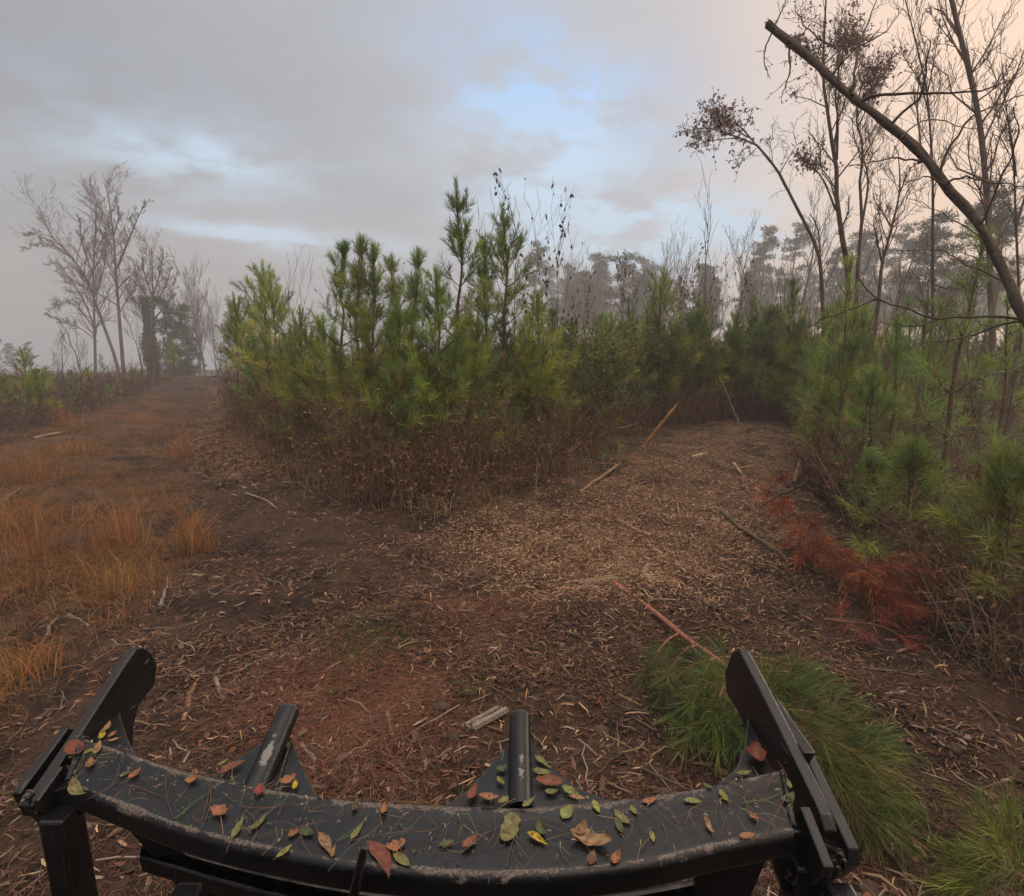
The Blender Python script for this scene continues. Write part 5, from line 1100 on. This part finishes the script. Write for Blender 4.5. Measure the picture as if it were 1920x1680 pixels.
for v, px, pt, Y, lb in ((BU, 366, 528, 40, 'faint bare tree where the trail vanishes in mist'), (BV, 105, 640, 30, 'small dark bare tree in the scrub beside the tall group'), (BV, 256, 608, 27, 'small bare tree between reddish trunk and ivy covered trunk'), (BV, 140, 622, 31, 'small bare tree behind the middle stem'), (BU, 335, 560, 38, 'grey bare tree behind the misty leafy pine'),
    (BU, 395, 575, 46, 'very faint bare tree over the trail crest'), (BT, 1515, 400, 24, 'bare tree behind the bent tree'), (BU, 1392, 458, 42, 'rounded bare tree standing before the far pines'), (BT, 1250, 475, 44, 'twiggy bare tree in the far treeline beside small pines'), (BT, 1275, 480, 46, 'bare tree left standing in the far treeline'.replace(' left', ''))): put(v, px, pt, Y * 2.2, lb)
# mistletoe-like balls and the ivy column
_iz = (AY(288, 556, LY + 2)[2] - foot(288, LY + 2)[2]) / 6.9
IV = thing('ivy_trunk', 'ivy covered dark trunk column in the misty group', 'tree', foot(288, LY + 2)); rng2 = rs(71); mb = MB(); mb.tubes(np.array([[[0, 0, 0], [0, 0, 3. * _iz], [0, 0, 6.4 * _iz]]]), .25, 6, np.array([LB])); mb.build('trunk', M_BARK, IV)
n = 5200; z = rng2.uniform(0, 6.9, n); rr = (1.05 - .11 * z + .2 * np.sin(2 * z)) * rng2.uniform(.3, 1, n) ** .5; aa = rng2.uniform(0, 6.28, n); P = np.stack([rr * np.cos(aa), rr * np.sin(aa), z * _iz], -1); D = unit(P * [1, 1, 0] + rdir(rng2, n)); mb = MB(); mb.leaves(P, D, perp(D, rng2), rng2.uniform(.2, .45, n), rng2.uniform(.05, .11, n), pal(rng2, n, [(.11, .11, .06), (.14, .115, .07), (.09, .10, .05)])); mb.build('foliage', M_LEAF, IV)

RBK = (.125, .095, .08); LFC = [(.22, .125, .11), (.17, .09, .08), (.27, .16, .135)]
RY = 15.0
traced('bent_tree', 'bent bare tree arching over with reddish dead leaves at its tip', foot(1545, RY), [([(1545, 620), (1539, 506), (1530, 461), (1500, 401), (1477, 356), (1462, 326), (1440, 296), (1417, 270)], .10, .04, .35, .6), ([(1419, 272), (1387, 259), (1365, 251), (1324, 240), (1295, 245)], .04, .01, 1.6), ([(1415, 268), (1385, 235), (1350, 215), (1325, 205)], .035, .01, 1.6), ([(1418, 278), (1395, 300), (1375, 318)], .02, .006, .6), ([(1405, 258), (1380, 245), (1345, 225)], .03, .01, 1.4), ([(1385, 259), (1345, 262), (1310, 270)], .025, .008, 1.3)], 421, .1, RBK, (9, 7, 4), .30, .15, .005, 3, 1300, LFC, RY, (.035, .07), [(1272, 180, 1440, 300)])
traced('bare_tree', 'short bare stem beside the bent tree base', foot(1540, RY + .8), [([(1546, 600), (1538, 487), (1534, 431), (1519, 401)], .06, .02)], 422, .1, RBK, (7, 4), .2, .4, Y=RY + .8)
traced('bare_tree', 'tall bare tree with reddish dead leaves high in its crown', foot(1592, RY), [([(1592, 560), (1590, 514), (1579, 442), (1569, 375), (1569, 319), (1556, 244), (1549, 180), (1543, 150), (1545, 75), (1549, -5)], .13, .03, 1.5, .35), ([(1569, 300), (1571, 225), (1566, 180), (1575, 120), (1590, 60)], .05, .015, 1.4), ([(1567, 394), (1549, 349), (1530, 319), (1500, 296)], .05, .012, 1.2, .6), ([(1545, 150), (1520, 110), (1490, 80)], .03, .01, 1.3), ([(1546, 120), (1580, 90), (1610, 80)], .03, .01, 1.3), ([(1590, 480), (1575, 440), (1590, 400), (1592, 370)], .05, .02, .6)], 423, .1, RBK, (11, 7, 4), .20, .3, .005, 3, 2400, LFC, RY, (.035, .07), [(1480, 0, 1620, 180), (1470, 270, 1535, 320)])
traced('bare_tree', 'forked bare tree with leaves in its top, beside the tall one', foot(1606, RY + 1), [([(1606, 560), (1609, 487), (1616, 412), (1612, 337), (1620, 281), (1609, 244), (1605, 200), (1620, 150)], .10, .025, 1.2, .5), ([(1616, 420), (1628, 345), (1620, 300), (1602, 262), (1598, 220)], .06, .015), ([(1615, 300), (1640, 260), (1650, 235)], .04, .01), ([(1607, 220), (1640, 160), (1670, 120)], .04, .01, 1.6), ([(1608, 240), (1630, 190), (1640, 130)], .03, .01, 1.4)], 424, .1, RBK, (10, 7, 4), .22, .35, .005, 3, 1200, LFC, RY + 1, (.035, .07), [(1600, 100, 1700, 190)])
traced('bare_tree', 'crooked low bare tree behind the middle of the leaning trunk', foot(1652, RY - 1), [([(1648, 560), (1654, 495), (1672, 427), (1687, 356), (1684, 281)], .08, .015, 1.3), ([(1654, 495), (1640, 430), (1638, 410)], .04, .01), ([(1672, 427), (1650, 390), (1640, 375)], .04, .01), ([(1684, 370), (1700, 330), (1712, 310)], .03, .01)], 425, .1, RBK, (10, 7, 4), .24, .3, .005, 3, Y=RY - 1)
traced('bare_tree', 'thin tall bare trunk crossing behind the leaning trunk', foot(1749, RY), [([(1749, 600), (1749, 424), (1749, 337), (1740, 187), (1725, 112), (1710, 49), (1696, -6)], .075, .02, 1.4, .4), ([(1726, 270), (1720, 180), (1738, 90)], .035, .01), ([(1742, 210), (1722, 150), (1690, 100)], .03, .01), ([(1738, 180), (1750, 120), (1760, 60)], .03, .01)], 426, .1, RBK, (14, 6, 4), .17, .4, .005, 3, Y=RY)
traced('bare_tree', 'thick straight bare trunk behind the upper limbs of the leaning trunk', foot(1862, 13.0), [([(1862, 640), (1852, 394), (1845, 300), (1834, 210), (1815, 124), (1796, 49), (1783, -8)], .115, .075, 1.3, .3), ([(1820, 140), (1850, 110), (1866, 80)], .025, .006), ([(1832, 190), (1870, 160), (1900, 110)], .03, .008), ([(1810, 110), (1770, 60), (1740, 20)], .025, .006)], 427, .1, (.16, .125, .105), (14, 6, 4), .15, .35, .005, 3, Y=13.0)
traced('bare_tree', 'spindly bare tree beyond the thick straight trunk', foot(1925, 11.0), [([(1915, 640), (1905, 420), (1900, 300), (1885, 190), (1880, 120)], .05, .012, 1.5), ([(1905, 330), (1895, 250), (1880, 200)], .03, .008), ([(1908, 420), (1930, 330), (1935, 250)], .03, .008)], 428, .1, RBK, (12, 7, 4), .22, .35, .004, 3, Y=11.0)

# the leaning broken trunk close by
LT = thing('leaning_trunk', 'leaning snapped tree trunk with bare side branches reaching over the pines', 'fallen tree')
pts = [(2060, 900), (1990, 730), (1912, 577), (1890, 525), (1837, 424), (1774, 349), (1725, 285), (1650, 221), (1590, 176), (1519, 109), (1462, 64), (1440, 46)]
ys = np.interp(np.linspace(0, 1, 12), [0, 1], [4.6, 5.9]); P = np.array([AY(p[0], p[1], y) for p, y in zip(pts, ys)]); b0 = P[0].copy(); b0[2] = float(ghf(b0[0], b0[1])); P = np.concatenate([[b0], P]); LT.location = [float(q) for q in b0]
P = smooth_line(P, 40); rng2 = rs(81); rad = np.linspace(.042, .031, 40) * (1 + rng2.normal(0, .07, 40)); rad[-1] *= 1.1
mb = MB(); mb.tubes((P - b0)[None], rad[None], 14, np.array([[.12, .10, .08]]), True)
k = np.arange(len(mb.v[0])); mb.v[0] += rng2.normal(0, .0042, mb.v[0].shape); mb.build('trunk', M_BARK, LT, True)
mb = MB(); d = unit(P[-1] - P[-2])
for k in range(7):
    o_ = rng2.normal(0, .014, 3); mb.tubes(((P[-1] - b0) + o_ + d * np.linspace(-.02, rng2.uniform(.02, .07), 4)[:, None])[None], np.array([[.010, .009, .006, .001]]), 5, np.array([[.24, .17, .11]]))
mb.build('splinters', M_WOOD, LT)
for t, r in ((.84, .03), (.70, .03), (.96, .03), (.55, .025)):   # knots
    p, d = at(P - b0, t); q = unit(np.cross(d, rng2.normal(size=3))); mb = MB(); mb.tubes((p + q[None] * np.linspace(0, .075, 4)[:, None])[None], np.array([[.035, .03, .022, .008]]), 8, np.array([[.12, .085, .06]]), True); mb.build('knot', M_BARK, LT, True)
def Ytrunk(px): return float(np.interp(px, [1440, 1650, 1912], [5.9, 5.35, 4.95]))
DKB = (.085, .065, .055)
for pl, r in (([(1616, 190), (1640, 178), (1725, 176), (1780, 172), (1837, 169), (1894, 150)], .014), ([(1672, 232), (1700, 205), (1725, 180), (1740, 112), (1744, 75)], .012), ([(1597, 178), (1609, 101), (1620, 56), (1646, -6)], .013), ([(1572, 152), (1571, 94), (1537, 75), (1500, 38), (1490, 10)], .010),
    ([(1447, 62), (1434, 94), (1432, 116), (1444, 148)], .008), ([(1481, 88), (1477, 150), (1469, 168), (1461, 184)], .009), ([(1449, 50), (1466, 22), (1474, -6)], .010), ([(1762, 330), (1777, 281), (1819, 221), (1845, 206), (1920, 178)], .012), ([(1724, 302), (1669, 296), (1624, 307), (1584, 313)], .009), ([(1770, 345), (1740, 332), (1712, 340), (1695, 336)], .008),
    ([(1777, 345), (1800, 330), (1856, 341), (1925, 350)], .010), ([(1836, 425), (1867, 356), (1905, 262), (1900, 200)], .010), ([(1690, 258), (1730, 224), (1800, 236), (1850, 240)], .007), ([(1560, 140), (1600, 95), (1660, 60), (1692, 15)], .008), ([(1912, 598), (1856, 592), (1762, 596), (1706, 581), (1646, 559), (1624, 544), (1605, 514)], .013), ([(1762, 597), (1725, 611), (1690, 609), (1650, 604)], .008), ([(1914, 602), (1870, 610), (1819, 630), (1725, 645)], .011), ([(1646, 560), (1600, 578), (1537, 600), (1510, 615), (1477, 622)], .009), ([(1890, 530), (1820, 500), (1770, 470), (1690, 470)], .008), ([(1870, 490), (1790, 545), (1720, 510)], .006), ([(1850, 450), (1760, 395), (1700, 372)], .006)):
    y0 = Ytrunk(pl[0][0]); Q = limb(pl, y0, y0 + rng2.uniform(-.7, .7) if pl[0][0] not in (1762, 1646) else y0, 12) - b0; Q[1:-1] += rng2.normal(0, .006, Q[1:-1].shape)
    mb = MB(); mb.tubes(Q[None], np.linspace(r, r * .35, 12)[None], 6, np.array([DKB])); acc = Acc(); grow(acc, rng2, Q, r, r * .3, 2, [6, 3], .22, DKB, .2, .25, (.5, 1.1), .14, .002, .5); acc.flush(mb, 4); mb.build('branch', M_TWIG, LT)

# ------------------------------------------------------------------ distant pines and treeline
QA = tall_pine('tall_pine', 'p', 501, 11.0, 2.2, .42); QB = tall_pine('tall_pine', 'p', 502, 12.0, 1.9, .5); QC = tall_pine('tall_pine', 'p', 503, 9.0, 2.3, .3); QD = tall_pine('tall_pine', 'p', 504, 10.0, 1.5, .35)
for v, px, pt, Y, lb in ((QA, 1000, 458, 46, 'far hazy pine crown seen behind the broad young pine'), (QC, 1127, 478, 50, 'far hazy pine, first of a close pair'), (QC, 1168, 480, 51, 'far hazy pine with rounded top, second of a close pair'), (QD, 1212, 486, 52, 'small far pine beside the close pair'),
    (QB, 1440, 428, 42, 'tall far pine with layered boughs, beside another of equal height'), (QB, 1492, 422, 43, 'tall far pine with open boughs before the bent tree'), (QD, 1415, 470, 46, 'shorter far pine below the layered one'), (QC, 1615, 438, 40, 'hazy pine behind the forked bare tree'), (QA, 1695, 432, 38, 'hazy pine behind the crooked bare tree'),
    (QA, 1850, 352, 19, 'large hazy pine behind the thick straight trunk'), (QB, 1900, 380, 21, 'hazy pine beside the large one beyond the thick trunk'), (QC, 1760, 410, 24, 'hazy pine under the middle of the leaning trunk'), (QD, 1560, 470, 40, 'dim pine between bent tree and tall bare tree'),
    (QD, 316, 562, 26, 'misty leafy pine beside the ivy covered trunk'), (QD, 345, 575, 27, 'misty pine nearest the vanishing trail'.replace('nearest', 'next to')), (QC, 22, 645, 60, 'ghostly pine far off in mist beyond the scrub')): put(v, px, pt, Y * 2.7, lb)
for i in range(90):
    v = rng.choice([QA, QC, QD, QD, QC, BT, BU]); put(v, 1030 + 900 * rng.random(), rng.uniform(496, 562), rng.uniform(115, 180), 'faded tree of the far treeline', 'trees of the far treeline')
for i in range(12):
    put(rng.choice([BU, BV, BT, QD]), rng.uniform(355, 480), rng.uniform(570, 650), rng.uniform(95, 150), 'ghostly tree where the trail disappears', 'trees in the mist at the trail end')
for i in range(8):
    put(rng.choice([BV, QD]), rng.uniform(-40, 320), rng.uniform(640, 690), rng.uniform(120, 180), 'ghostly tree in mist behind the scrub', 'trees in the mist behind the scrub')

# ------------------------------------------------------------------ morning mist
m, nt = newmat('mist')
vol = nd(nt, 'ShaderNodeVolumePrincipled', {'Color': (.80, .81, .83, 1), 'Density': .0033, 'Anisotropy': .1})
nt.links.new(vol.outputs[0], nd(nt, 'ShaderNodeOutputMaterial').inputs['Volume'])
V = [(x, y, z) for z in (-8.8, 38.0) for x, y in ((-230, -230), (230, -230), (230, 230), (-230, 230))]
me = bpy.data.meshes.new('haze'); me.from_pydata(V, [], [(3, 2, 1, 0), (4, 5, 6, 7), (0, 1, 5, 4), (1, 2, 6, 5), (2, 3, 7, 6), (3, 0, 4, 7)]); me.materials.append(m)
tag(link('haze', me), 'thin grey morning mist over the clearing', 'mist', None, 'stuff')
